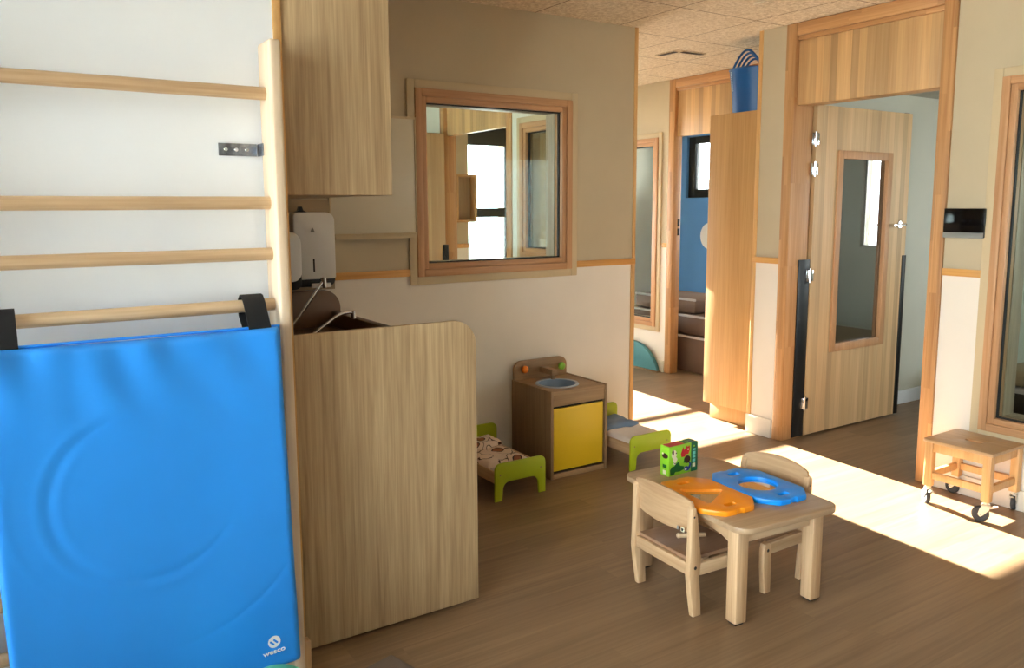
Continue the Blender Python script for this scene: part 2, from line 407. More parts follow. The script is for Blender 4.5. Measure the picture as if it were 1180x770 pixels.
# neighbouring room behind wall A: east wall x 3.29-3.385
X3 = 3.29
b = wall('wall_side_room', [(X3, XA, YA+.13, 4.36, 0, ZC, G), (X3, XA, 4.36, 4.94, 0, 1.10, G), (X3, XA, 4.36, 4.94, 2.05, ZC, G), (X3, XA, 4.94, 5.06, 0, ZC, G), (X3, XA, 6.16, YN, 0, ZC, G)])
wall('wall_side_room_back', [(.4, X3, YN-.1, YN, 0, ZC, G)])
wall('wall_side_room_left', [(.3, .4, YA+.13, 4.3, 0, ZC, G), (.3, .4, 6.3, YN, 0, ZC, G), (.3, .4, 4.3, 6.3, 0, .9, G), (.3, .4, 4.3, 6.3, 2.2, ZC, G)])
# corridor nib with the little shelf
wall('wall_corridor_nib', [(XA, 3.60, 6.25, 6.35, 0, ZC)])
# corridor end wall with exterior window
ex0, ex1, ez0, ez1 = 3.50, 4.50, .45, 2.24
wall('wall_corridor_end', [(XA, ex0, YN, YN+.2, 0, ZC), (ex1, XF, YN, YN+.2, 0, ZC), (ex0, ex1, YN, YN+.2, 0, ez0), (ex0, ex1, YN, YN+.2, ez1, ZC)])
# corridor east wall (far wall): window y 5.32-6.2 z .40-2.05 ; doorway y 4.15-5.12
fw0, fw1, fz0, fz1 = 5.315, 6.25, .395, 2.05
wall('wall_far', [(XF, XF+.07, 3.5, 4.12, 0, ZC), (XF, XF+.07, 5.19, fw0, 0, ZC), (XF, XF+.07, fw1, YN, 0, ZC), (XF, XF+.07, fw0, fw1, 0, fz0), (XF, XF+.07, fw0, fw1, fz1, ZC)])
# wall B with doorway y 2.27-3.285 and interior window y ..-2.035
bw0, bw1, bz0, bz1 = .90, 2.035, .355, 2.055
TB = .16
wall('wall_right', [(XB, XB+TB, 3.285, 3.49, 0, ZC), (XB, XB+TB, bw1, 2.27, 0, ZC), (XB, XB+TB, bw0, bw1, 0, bz0), (XB, XB+TB, bw0, bw1, bz1, ZC), (XB, XB+TB, -2.6, bw0, 0, ZC)])
# wall D behind the open door (faces -y)
wall('wall_door_room', [(XB+TB, 7.0, 3.38, 3.5, 0, ZC, G)])
# room behind door: other walls
r4w = (1.74, 2.25, 1.07, 1.95)
wall('wall_door_room_end', [(7.0, 7.15, -.6, r4w[0], 0, ZC, G), (7.0, 7.15, r4w[1], 3.5, 0, ZC, G), (7.0, 7.15, r4w[0], r4w[1], 0, r4w[2], G), (7.0, 7.15, r4w[0], r4w[1], r4w[3], ZC, G)])
wall('wall_door_room_front', [(XB+TB, 4.9, -.7, -.6, 0, ZC, G), (6.6, 7.15, -.7, -.6, 0, ZC, G), (4.9, 6.6, -.7, -.6, 0, .9, G), (4.9, 6.6, -.7, -.6, 2.1, ZC, G)])
b = MB(); b.box(XB+TB, 7.0, -.6, 3.38, 2.22, 2.26); struct(b.build('ceiling_door_room', M['ceil4']))
# blue room
bl = (6.45, 7.21, 1.56, 2.28)
wall('wall_blue', [(7.2, 7.35, 3.5, 3.9, 0, ZC, M['wall_blue']), (7.2, 7.35, 3.9, 5.7, 0, .9, M['wall_blue']), (7.2, 7.35, 3.9, 5.7, 2.25, ZC, M['wall_blue']), (7.2, 7.35, 5.7, bl[0], 0, ZC, M['wall_blue']), (7.2, 7.35, bl[1], 7.45, 0, ZC, M['wall_blue']), (7.2, 7.35, bl[0], bl[1], 0, bl[2], M['wall_blue']), (7.2, 7.35, bl[0], bl[1], bl[3], ZC, M['wall_blue'])])
wall('wall_blue_room_end', [(XF+.07, 7.2, 7.35, 7.45, 0, ZC, G)])
# main room outer walls: west with big window, south with windows
ww = (-1.2, 2.3, .15, 2.42)
wall('wall_left', [(-1.5, -1.35, -3.0, ww[0], 0, ZC, W), (-1.5, -1.35, ww[1], 2.6, 0, ZC, W), (-1.5, -1.35, ww[0], ww[1], 0, ww[2], W), (-1.5, -1.35, ww[0], ww[1], ww[3], ZC, W)])
wall('wall_front', [(-1.35, XB+TB, -2.75, -2.6, 0, ZC, W)])

# rails (dado) and battens
n_tr = [0]
def trim(mat, *boxes, bev=.002, name=None):
    n_tr[0] += 1; b = MB()
    for q in boxes: b.box(*q, bev=bev)
    return struct(b.build(name or 'trim_%d' % n_tr[0], mat))
trim(M['rail_x'], (1.435, 1.845, YA-.012, YA, ZR0, ZR1))
trim(M['rail_x'], (2.925, XA, YA-.012, YA, ZR0, ZR1))
trim(M['trim'], (XA-.03, XA, YA-.008, YA+.02, 0, ZR0)); trim(M['trim'], (XA-.022, XA, YA-.008, YA+.02, ZR1, ZC))
trim(M['trim'], (XA-.012, XA, YA+.02, YA+.13, 0, ZC))
trim(M['rail_y'], (XB-.012, XB, 3.285, 3.49, ZR0, ZR1)); trim(M['rail_y'], (XB-.012, XB, 2.075, 2.27, ZR0, ZR1))
trim(M['trim'], (XB-.006, XB+.02, 3.468, 3.496, .12, ZR0)); trim(M['trim'], (XB-.006, XB+.02, 3.468, 3.496, ZR1, ZC))
trim(M['trim'], (.765, .79, 2.47, 2.5, 0, ZC))
trim(M['rail_y'], (XF-.012, XF, 5.19, 5.255, ZR0, ZR1)); trim(M['rail_y'], (XF-.012, XF, 6.30, YN, ZR0, ZR1))
trim(M['rail_x'], (XA, 3.60, 6.238, 6.25, ZR0, ZR1))
def base(name, mat, *q): b = MB(); b.box(*q, bev=.003); return struct(b.build('baseboard_'+name, mat))
base('stub', M['wall_pale'], XB-.012, XB, 3.30, 3.50, 0, .12)
base('right', M['wall_pale'], XB-.018, XB, .9, 2.27, 0, .10)
base('back', M['wall_pale'], 1.47, XA-.03, YA-.015, YA, 0, .08)
base('far', M['wall_green'], XF-.018, XF, 5.2, YN, 0, .10)
base('door_room', M['wall_white'], XB+TB, 7.0, 3.362, 3.38, 0, .10)
base('bars_side', M['wall_white'], -1.35, .70, 2.46, 2.475, 0, .08)

# ------------------------------------------------------------------ interior windows
wn = [0]
def int_window(axis, p, thick, u0, u1, z0, z1, side=-1, board=(.04, .04), grooves=True):
    """axis 'Y': wall face at y=p, u is x. axis 'X': wall face at x=p, u is y. wall goes from p to p+thick, camera side is -"""
    wn[0] += 1
    root = empty('window_%d' % wn[0], ((u0+u1)/2, p, z0) if axis == 'Y' else (p, (u0+u1)/2, z0), kind='structure')
    ox = Vector(root.location)
    def bb(b, ua, ub, d0, d1, za, zb, m=None, bev=.003):
        if axis == 'Y': b.box(ua-ox.x, ub-ox.x, d0, d1, za-z0, zb-z0, m, bev)
        else: b.box(d0, d1, ua-ox.y, ub-ox.y, za-z0, zb-z0, m, bev)
    hm = M['frame_h'] if axis == 'Y' else M['frame_y']
    # casing board (both sides)
    b = MB(); w = .042
    for d0, d1 in ((-.014, 0), (thick, thick+.014)):
        bb(b, u0-w, u0, d0, d1, z0-w, z1+w); bb(b, u1, u1+w, d0, d1, z0-w, z1+w)
        bb(b, u0, u1, d0, d1, z0-w, z0); bb(b, u0, u1, d0, d1, z1, z1+w)
    b.build('casing', M['board'], root)
    # outer and inner frame
    for nm, f0, f1, d0, d1 in (('outer_frame', 0, .038, -.022, thick*.5), ('inner_frame', .038, .068, -.012, thick*.45)):
        b = MB()
        bb(b, u0+f0, u0+f1, d0, d1, z0+f0, z1-f0, M['frame']); bb(b, u1-f1, u1-f0, d0, d1, z0+f0, z1-f0, M['frame'])
        bb(b, u0+f1, u1-f1, d0, d1, z0+f0, z0+f1, hm); bb(b, u0+f1, u1-f1, d0, d1, z1-f1, z1-f0, hm)
        b.build(nm, None, root)
    b = MB(); f0 = .066; f1 = .074; d0, d1 = .012, .03
    bb(b, u0+f0, u0+f1, d0, d1, z0+f0, z1-f0, bev=0); bb(b, u1-f1, u1-f0, d0, d1, z0+f0, z1-f0, bev=0)
    bb(b, u0+f1, u1-f1, d0, d1, z0+f0, z0+f1, bev=0); bb(b, u0+f1, u1-f1, d0, d1, z1-f1, z1-f0, bev=0)
    b.build('gasket', M['gasket'], root)
    b = MB(); bb(b, u0+f0, u1-f0, .018, .026, z0+f0, z1-f0, bev=0); b.build('pane', M['glass'], root)
    # rear frame of pale timber
    b = MB(); f0 = 0; f1 = .07; d0, d1 = thick*.5, thick+.02
    bb(b, u0+f0, u0+f1, d0, d1, z0, z1, M['greywood']); bb(b, u1-f1, u1-f0, d0, d1, z0, z1, M['greywood'])
    bb(b, u0+f1, u1-f1, d0, d1, z0, z0+f1, M['greywood']); bb(b, u0+f1, u1-f1, d0, d1, z1-f1, z1, M['greywood'])
    b.build('rear_frame', None, root)
    return root
int_window('Y', YA, .13, wx0, wx1, wz0, wz1)
int_window('X', XB, TB, bw0, bw1, bz0, bz1)
wf = int_window('X', XF, .07, fw0, fw1, fz0, fz1)
[c for c in wf.children if c.name.startswith('pane')][0].data.materials[0] = M['glass_far']
# room-side window of the neighbouring room
w4 = int_window('X', X3, .095, 4.36, 4.94, 1.10, 2.05)

def ext_window(axis, p, u0, u1, z0, z1, bars=(), vbars=(), depth=.07, top=.07, fr=.06, name=None):
    wn[0] += 1
    root = empty(name or 'window_%d' % wn[0], ((u0+u1)/2, p, z0) if axis == 'Y' else (p, (u0+u1)/2, z0), kind='structure')
    ox = Vector(root.location)
    def bb(b, ua, ub, d0, d1, za, zb):
        if axis == 'Y': b.box(ua-ox.x, ub-ox.x, d0, d1, za-z0, zb-z0, bev=.002)
        else: b.box(d0, d1, ua-ox.y, ub-ox.y, za-z0, zb-z0, bev=.002)
    b = MB(); bb(b, u0, u0+fr, 0, depth, z0, z1); bb(b, u1-fr, u1, 0, depth, z0, z1); bb(b, u0+fr, u1-fr, 0, depth, z0, z0+fr); bb(b, u0+fr, u1-fr, 0, depth, z1-top, z1)
    b.build('window_frame', M['alu_black'], root)
    for z, t in bars:
        b = MB(); bb(b, u0+fr, u1-fr, 0, depth, z-t/2, z+t/2); b.build('transom', M['alu_black'], root)
    for u, t in vbars:
        b = MB(); bb(b, u-t/2, u+t/2, 0, depth, z0+fr, z1-top); b.build('mullion', M['alu_black'], root)
    b = MB(); bb(b, u0+fr*.8, u1-fr*.8, depth*.4, depth*.5, z0+fr*.8, z1-top*.8); b.build('pane', M['glass_ext'], root)
    return root
ext_window('Y', YN, ex0, ex1, ez0, 2.24, bars=((1.405, .09),), fr=.03, top=.175, depth=.05)
ext_window('X', 7.24, bl[0], bl[1], bl[2], bl[3], fr=.10, top=.08)
ext_window('X', 7.24, 3.9, 5.7, .9, 2.25)  # second blue room window, out of view, added to brighten that room
ext_window('X', .32, 4.3, 6.3, .9, 2.2, vbars=((5.3, .06),))  # unseen window added to give the side room daylight
ext_window('Y', -.68, 4.9, 6.6, .9, 2.1)  # extra unseen window put in to light the room behind the door
w5 = ext_window('X', 7.04, r4w[0], r4w[1], r4w[2], r4w[3], fr=.015, top=.015, depth=.02)
for c_ in w5.children:
    if c_.name.startswith('window_frame'): c_.data.materials[0] = M['white_pl']
ext_window('X', -1.45, ww[0], ww[1], ww[2], ww[3], vbars=((1.0, .07),))
# outdoor guard rail outside the corridor window (its thin shadow crosses the sunny floor)
b = MB(); b.box(2.9, 5.6, 7.83, 7.86, 1.40, 1.43, bev=.004)
for x in (2.95, 5.5): b.box(x-.02, x+.02, 7.83, 7.86, -.1, 1.40, bev=.004)
struct(b.build('trim_outdoor_rail', M['alu_black']))

# ------------------------------------------------------------------ door frames
def door_frame(n, xf, t, y0, y1, hz, stripm):
    """opening in a wall x=xf..xf+t ; frame outer y0..y1 up to the ceiling; header panel from hz"""
    root = empty('door_%d' % n, (xf, (y0+y1)/2, 0), kind='structure'); oy = (y0+y1)/2; w = .07
    for a, s in ((y0, 1), (y1, -1)):
        b = MB(); b.box(-.012, t+.012, min(a, a+s*w)-oy, max(a, a+s*w)-oy, 0, ZC-.002, bev=.004); b.build('jamb', M['pine'], root)
    b = MB(); b.box(-.010, t+.010, y0+w-oy, y1-w-oy, ZC-.075, ZC-.002, bev=.004); b.box(.004, t-.004, y0+w-oy, y1-w-oy, ZC-.10, ZC-.075, bev=.003); b.build('head_rail', M['pine_y'], root)
    b = MB(); b.box(.02, t-.02, y0+w-oy, y1-w-oy, hz, ZC-.10, bev=.002); b.build('header_panel', stripm, root)
    return root
d1 = door_frame(1, XB, TB, 2.272, 3.288, DH, M['strips_y'])
d2 = door_frame(2, XF, .07, 4.12, 5.195, DH-.005, M['strips_y'])
d3 = door_frame(3, X3, .095, 5.06, 6.16, DH, M['strips_y'])
def hinge(root, x, y, z, m=None):
    b = MB(); b.cyl((x, y, z-.045), (x, y, z+.045), .008, M['chrome'], n=12)
    b.box(x-.004, x+.03, y-.003, y+.003, z-.035, z+.035, M['chrome'], .001); b.box(x-.028, x, y+.004, y+.010, z-.035, z+.035, M['chrome'], .001)
    return b.build('hinge', None, root)

# door leaf 1, open about 90 degrees into the next room; its own thing
LX0, LX1, LY, LT = 4.285, 5.285, 3.205, .042
leaf = empty('door_4', (LX0, LY, 0), kind='structure')
Lw = LX1-LX0; lz0, lz1 = .012, 2.065
vx0, vx1, vz0, vz1 = 4.50-LX0, 5.075-LX0, .525, 1.80
b = MB()
b.prism([(0, lz0), (Lw, lz0), (Lw, lz1), (0, lz1)], 'Y', 0, LT, M['strips_x'], holes=([(vx0+.01, vz0+.01), (vx1-.01, vz0+.01), (vx1-.01, vz1-.01), (vx0+.01, vz1-.01)],))
b.build('door_leaf', None, leaf)
b = MB(); fw = .05
for d0, d1_ in ((-.012, LT*.4), (LT*.6, LT+.012)):
    b.box(vx0, vx0+fw, d0, d1_, vz0, vz1, bev=.003); b.box(vx1-fw, vx1, d0, d1_, vz0, vz1, bev=.003)
    b.box(vx0+fw, vx1-fw, d0, d1_, vz0, vz0+fw, bev=.003); b.box(vx0+fw, vx1-fw, d0, d1_, vz1-fw, vz1, bev=.003)
b.build('vision_frame', M['frame'], leaf)
b = MB(); b.box(vx0+fw-.008, vx1-fw+.008, LT*.42, LT*.58, vz0+fw-.008, vz1-fw+.008); b.build('pane', M['glass_door'], leaf)
b = MB(); b.cyl((Lw-.09, -.002, 1.33), (Lw-.09, -.012, 1.33), .026, M['chrome'], 24); b.cyl((Lw-.09, -.01, 1.33), (Lw-.09, -.05, 1.33), .009, M['chrome'], 14)
b.tube([(Lw-.09, -.05, 1.33), (Lw-.12, -.052, 1.33), (Lw-.21, -.052, 1.328)], .009, M['chrome'], 12); b.build('door_handle', None, leaf)
b = MB(); b.box(-.11, -.004, .004, .012, .01, 1.13, bev=.002); lab(b.build('finger_guard', M['black'], leaf), 'black finger guard strip over the hinge gap')
b = MB(); b.box(Lw-.032, Lw+.010, -.006, LT+.004, .012, 1.12, bev=.002); lab(b.build('edge_seal', M['black'], leaf), 'black edge strip')
b = MB(); b.box(Lw-.07, Lw-.02, .008, LT-.008, lz1, lz1+.004, M['black']); b.build('door_stop', None, leaf)
for z in (1.86, 1.68, 1.03, .22): hinge(leaf, -.012, -.006, z)
# leaf 3 (side room, open)
leaf3 = empty('door_5', (X3-.01, 6.09, 0), kind='structure')
b = MB(); b.box(-.92, -.02, -.042, 0, .01, 2.065, bev=.002); b.build('door_leaf', M['strips_x'], leaf3)
b = MB(); b.box(-.05, .0, -.056, -.044, .01, 1.15, bev=.002); b.build('finger_guard', M['black'], leaf3)
# hinge plates on the far door frame
b = MB()
for z in (1.32, 1.24): b.box(XF+.045, XF+.07, 5.119, 5.125, z-.03, z+.03, M['black'], .002)
o = b.build('strike_plate', None); struct(o); o.name = 'trim_strike_plate'

# ------------------------------------------------------------------ corridor shelf box
b = MB(); x0, x1, z0, z1 = 3.40, 3.60, 1.33, 1.74
sb = empty('shelf_box', (3.43, 6.15, 0), label='small open wooden shelf box on the corridor wall seen through the window', cat='shelf')
b.box(0, .20, 0, .10, z0, z0+.02, bev=.002); b.box(0, .20, 0, .10, z1-.02, z1, bev=.002); b.box(0, .02, 0, .10, z0+.02, z1-.02, bev=.002); b.box(.18, .20, 0, .10, z0+.02, z1-.02, bev=.002)
b.build('carcass', M['oak_warm'], sb)
b = MB(); b.box(.02, .18, .085, .0985, z0+.02, z1-.02); b.build('back_panel', M['greywood'], sb)

# ------------------------------------------------------------------ wall bars
wb = empty('wall_bars', (0, 2.39, 0), label='beech wall bars ladder with round rungs fixed to the white wall', cat='climbing frame')
def upright(x):
    b = MB(); b.box(x, x+.034, -.06, .055, 0.0, 1.93, bev=.008, seg=2); return b.build('upright', M['beech_pale'], wb)
upright(.708); upright(-.33)
for z in (1.785, 1.475, 1.327, 1.178, 1.03, .882, .735, .587, .44, .292):
    b = MB(); b.cyl((-.30, 0, z), (.712, 0, z), .0185, n=24); b.build('rung', M['beech_x'], wb)
b = MB(); b.box(.59, .70, .075, .079, 1.612, 1.648, M['galv'], .001); b.box(.703, .7075, .03, .079, 1.612, 1.648, M['galv'], .001)
for x in (.61, .64, .67): b.cyl((x, .0745, 1.63), (x, .072, 1.63), .006, M['chrome'], 10)
b.build('wall_bracket', None, wb)
b = MB(); b.box(.742, .779, -.005, .03, 0, .095, bev=.004); b.build('foot', M['beech'], wb)

# gym mat
mat_o = empty('gym_mat', (.335, 2.28, 0), label='bright blue vinyl gym mat hanging by black straps on the wall bars', cat='mat')
mw, mz0, mz1 = .735, .098, 1.122
bm = MB(); nx, nz = 110, 150; vs = []
def matdisp(u, v):
    d = 0
    # rounded rim
    e = min(u, 1-u)*mw; e2 = min(v, 1-v)*(mz1-mz0)
    for q in (e, e2):
        if q < .02: d += .012*(1-math.sqrt(max(0, 1-(1-q/.02)**2)))
    x = u*mw-.335+.0; z = mz0+v*(mz1-mz0)
    # big embossed arcs
    cx, cz = .02, .70
    rr = math.hypot(x-cx+.0, (z-cz)*1.02); an = math.atan2(z-cz, x-cx)
    def ring(r0, w, a, lo, hi):
        if not (lo <= an <= hi or lo <= an+2*PI <= hi): return 0
        k = min(1, (an-lo if lo <= an <= hi else an+2*PI-lo)/.5, (hi-an if lo <= an <= hi else hi-an-2*PI)/.5)
        return a*max(0, k)*math.exp(-((rr-r0)/w)**2)
    d += ring(.235, .009, .0013, 1.7, 6.0) - ring(.262, .010, .0010, 1.6, 5.4)
    d += ring(.21, .009, -.0008, 2.0, 5.6) + ring(.46, .007, .0012, 4.5, 6.0) - ring(.33, .010, .0008, 2.6, 4.1)
    d += .0014*math.sin(x*13+z*5)*math.sin(z*9-x*4)
    t = max(0, (v-.72)/.28)
    d += .0055*t*t*math.sin(x*55+2*math.sin(z*7))*max(0, .9-u*1.1)+.003*t*math.sin(x*38+z*20)
    return d
for j in range(nz+1):
    row = []
    for i in range(nx+1):
        u, v = i/nx, j/nz
        u2 = u; z = mz0+v*(mz1-mz0)
        x = (u-.5)*mw + (.5-v)*.024
        zz = z + .006*math.sin(u*PI)*(-1 if v > .5 else 0)*v
        row.append(bm.bm.verts.new((x, matdisp(u, v), zz)))
    vs.append(row)
for j in range(nz):
    for i in range(nx): bm.bm.faces.new((vs[j][i], vs[j][i+1], vs[j+1][i+1], vs[j+1][i]))
D = .042
bk = {}
def back(v):
    if v not in bk: bk[v] = bm.bm.verts.new((v.co.x, D, v.co.z))
    return bk[v]
loop = [vs[0][i] for i in range(nx+1)]+[vs[j][nx] for j in range(1, nz+1)]+[vs[nz][i] for i in range(nx-1, -1, -1)]+[vs[j][0] for j in range(nz-1, 0, -1)]
for i in range(len(loop)):
    a, c = loop[i], loop[(i+1) % len(loop)]; bm.bm.faces.new((a, back(a), back(c), c))
bm.bm.faces.new([back(v) for v in loop])
bmesh.ops.recalc_face_normals(bm.bm, faces=bm.bm.faces[:])
bm.build('cover', M['mat_blue'], mat_o, smooth=60)
b = MB()
b.tube([(-mw/2+.003, .035, mz1+.001), (mw/2-.003, .035, mz1+.001)], .004); b.tube([(mw/2+.001, .035, mz0), (mw/2+.001-.006, .035, mz1)], .003); b.build('seam', M['mat_blue'], mat_o)
for sx in (.275, -.345):   # straps loop over the rung at z 1.178
    b = MB(); p = [(.026, 1.12), (.058, 1.165), (.075, 1.190), (.095, 1.206), (.11, 1.208), (.128, 1.195), (.136, 1.178), (.13, 1.15), (.075, 1.10), (.05, 1.09)]
    q = [(a-.0015, c-.004) for a, c in p]
    off = []
    for i, (a, c) in enumerate(p):
        t = Vector((p[min(i+1, len(p)-1)][0]-p[max(i-1, 0)][0], p[min(i+1, len(p)-1)][1]-p[max(i-1, 0)][1])).normalized()
        off.append((a-t.y*.004, c+t.x*.004))
    b.prism(p+off[::-1], 'X', sx, sx+.062); b.build('strap', M['strap'], mat_o)
# logo: disc with swirl cut and word
b = MB(); lx, lz, lr = .298, .186, .0185
def half(sgn):
    pts = []
    for i in range(25):
        a = math.radians(-60+ i*7.5) if sgn > 0 else math.radians(120+i*7.5)
        pts.append((lx+lr*math.cos(a), lz+lr*math.sin(a)))
    return pts
def swirl(k):  # band across the disc as an S curve
    out = []
    for i in range(13):
        t = -1+2*i/12
        out.append((t*lr*.86, .35*lr*math.sin(t*PI)*1.0+k))
    return out
def rot2(p, a): return (lx+p[0]*math.cos(a)-p[1]*math.sin(a), lz+p[0]*math.sin(a)+p[1]*math.cos(a))
A0 = math.radians(-58)
def lens(k0, k1):
    lo = []; hi = []
    for i in range(17):
        t = -1+2*i/16
        s_ = .20*math.sin(t*PI)
        y0 = max(-math.sqrt(max(0, 1-t*t)), min(math.sqrt(max(0, 1-t*t)), k0+s_)); y1 = max(-math.sqrt(max(0, 1-t*t)), min(math.sqrt(max(0, 1-t*t)), k1+s_))
        lo.append((t*lr, y0*lr)); hi.append((t*lr, y1*lr+1e-5))
    return [rot2(p, A0) for p in lo+hi[::-1]]
def capsule(p, q, w):
    p = Vector(p)*lr; q = Vector(q)*lr; d = (q-p).normalized(); n = Vector((-d.y, d.x))*w*lr
    a0 = math.atan2(n.y, n.x); out = []
    for c, st in ((p, 0), (q, PI)):
        for i in range(7):
            a = a0+st+PI*i/6; out.append((lx+c.x+w*lr*math.cos(a), lz+c.y+w*lr*math.sin(a)))
    return out
b.prism(ell(lx, lz, lr, lr, 36), 'Y', -.0012, .004, holes=(capsule((-.58, .06), (-.12, -.42), .16), capsule((-.02, .30), (.48, -.22), .16)))
b.build('logo', M['white_ink'], mat_o)
cu = bpy.data.curves.new('wesco', 'FONT'); cu.body = 'wesco'; cu.size = .0205; cu.extrude = .0008; cu.align_x = 'CENTER'; cu.offset = .0003
to = bpy.data.objects.new('tmp_text', cu); C.objects.link(to)
dg = bpy.context.evaluated_depsgraph_get(); me = bpy.data.meshes.new_from_object(to.evaluated_get(dg)); bpy.data.objects.remove(to)
me.transform(Matrix.Rotation(PI/2, 4, 'X')); me.transform(Matrix.Scale(1.25, 4, (1, 0, 0))); me.materials.clear(); me.materials.append(M['white_ink'])
wo = bpy.data.objects.new('lettering', me); C.objects.link(wo); wo.parent = mat_o; wo.location = (.297, -.0014, .150); wo.rotation_euler.y = math.radians(-4)

# ------------------------------------------------------------------ sink / changing unit
un = empty('washing_unit', (.792, 2.477, 0), label='oak laminate nursery washing unit with a tall round-cornered side panel reaching the floor', cat='cabinet')
ux = 1.452-.792
prof = [(0, 0.012), (ux, .012)]+arc(ux-.09, 1.064-.09, .09, 0, 90, 10)+[(0, 1.064)]
b = MB(); b.prism(prof, 'Y', 0, .024, bev=.002); b.build('side_panel', M['oak'], un)
b = MB(); b.prism(prof, 'Y', YA-.028-2.477, YA-.004-2.477, bev=.002); b.build('side_panel', M['brown'], un)
yb = YA-.03-2.477
b = MB(); b.box(.0, .60, .026, yb, .10, .86, bev=.002); b.build('carcass', M['oak'], un)
for i in range(3):
    ya = .03+i*(yb-.03)/3; b = MB(); b.box(.602, .62, ya+.003, ya+(yb-.03)/3-.003, .11, .85, bev=.002); dd = b.build('cabinet_door', M['oak'], un)
    b = MB(); b.tube([(.62, ya+.04, .70), (.645, ya+.04, .71), (.645, ya+.04, .79), (.62, ya+.04, .80)], .005); b.build('handle', M['steel'], dd)
b = MB(); b.box(.0, .58, .026, yb, .012, .10); b.build('plinth', M['oak_brown'], un)
b = MB(); b.box(.0, ux-.01, .026, yb, .862, .885, M['brown'], .003)
b.box(ux-.05, ux-.01, .026, yb, .885, .958, M['brown'], .008); b.box(.0, .03, .026, yb, .885, 1.04, M['brown'], .004)
b.build('worktop', None, un)
b = MB(); b.box(.05, .5, .45, 1.05, .886, .892, bev=.002); b.build('wash_basin', M['brown'], un)
# backing panel on the wall beside the dispensers
b = MB(); b.box(.80, 1.43, YA-.02, YA-.001, 1.066, 1.50, bev=.002)
tag(b.build('splash_panel', M['splash']), 'grey brown panel on the wall behind the towel dispenser', 'wall panel')
# taps
def tap(x, y, pts, lab_, head=False):
    t = empty('tap', (x, y, .892), label=lab_, cat='tap', group='chrome taps of the washing unit')
    b = MB(); b.lathe([(0, 0), (.026, 0), (.026, .01), (.018, .02), (.016, .06), (.012, .07), (0, .07)], 20); b.build('tap_body', M['chrome'], t)
    b = MB(); b.tube(pts, .007, n=12); b.build('spout', M['chrome'], t)
    if head:
        b = MB(); e = pts[-1]; b.cyl((e[0]-.003, e[1], e[2]+.014), (e[0]+.002, e[1], e[2]-.03), .012, n=16, r1=.009); b.build('spray_head', M['chrome'], t)
    else:
        b = MB(); e = pts[-1]; b.cyl((e[0], e[1], e[2]+.01), (e[0]+.001, e[1], e[2]-.022), .009, n=16); b.build('aerator', M['chrome'], t)
    return t
tap(1.0, 3.2, [(0, 0, .06), (.02, 0, .10), (.05, 0, .135), (.10, 0, .20), (.15, 0, .265), (.158, 0, .273)], 'chrome tap with straight raised spout beneath the towel dispenser', True)
tap(1.035, 3.2-.12, [(0, 0, .06), (.03, 0, .075), (.09, 0, .115), (.125, 0, .138), (.155, 0, .148), (.182, 0, .150), (.196, 0, .146)], 'chrome tap with low curved spout just above the side panel edge')
# dispensers
td = empty('towel_dispenser', (1.268, YA-.024, 1.10), label='white paper towel dispenser with black lower slot', cat='dispenser')
b = MB(); b.prism(rrect(-.098, .098, .035, .34, (.01, .01, .04, .02)), 'Y', -.19, 0, M['white_pl'], bev=.008); b.build('housing', None, td)
b = MB(); b.prism(rrect(-.096, .096, .0, .045, (.02, .03, .005, .005)), 'Y', -.18, -.002, M['black'], bev=.004); b.build('outlet', None, td)
b = MB(); b.box(-.02, .07, -.196, -.17, -.004, .016, bev=.003); b.build('paper_towel', M['white_pl'], td)
b = MB(); b.box(-.012, -.004, -.1915, -.189, .07, .13, M['black'], .001); b.build('sight_slot', None, td)
b = MB(); b.prism([(-.02, .25), (.0, .25), (-.004, .262), (-.010, .272), (-.016, .262)], 'Y', -.1915, -.189, M['grey_pl']); b.build('emblem', None, td)
b = MB(); b.prism([(-.06, .339), (.0, .339), (-.018, .349), (-.024, .366), (-.034, .366), (-.040, .349)], 'Y', -.10, -.07, M['black']); b.build('lock_key', None, td)
sd = empty('soap_dispenser', (1.012, 3.3, 1.165), label='rounded white soap dispenser left of the towel dispenser', cat='dispenser')
b = MB(); b.prism(rrect(-.12, .075, -.005, .20, (.03, .04, .05, .02)), 'Y', -.05, .05, bev=.01); b.build('housing', M['white_pl'], sd)
b = MB(); b.box(-.259, -.10, -.02, .02, .06, .12, bev=.004); b.build('wall_mount', M['grey_pl'], sd)
b = MB(); b.prism(rrect(-.07, .078, -.04, .03, (.02, .03, .005, .005)), 'Y', -.03, .045, bev=.004); b.build('nozzle', M['black'], sd)
# upper cabinet
uc = empty('wall_cabinet', (.79, 2.477, 1.50), label='large oak laminate wall cupboard hung above the washing unit', cat='cabinet')
b = MB(); b.box(.001, .35, .0, .018, 0, ZC-1.50-.004, bev=.0012); b.box(.001, .33, .018, YA-2.477-.006, 0, ZC-1.50-.004, bev=.0015); b.build('carcass', M['oak'], uc)
for i in range(3):
    L3 = (YA-2.477-.024)/3; b = MB(); b.box(.332, .350, .018+i*L3+.002, .018+(i+1)*L3-.002, .0, ZC-1.50-.006, bev=.0015); b.build('cabinet_door', M['oak'], uc)

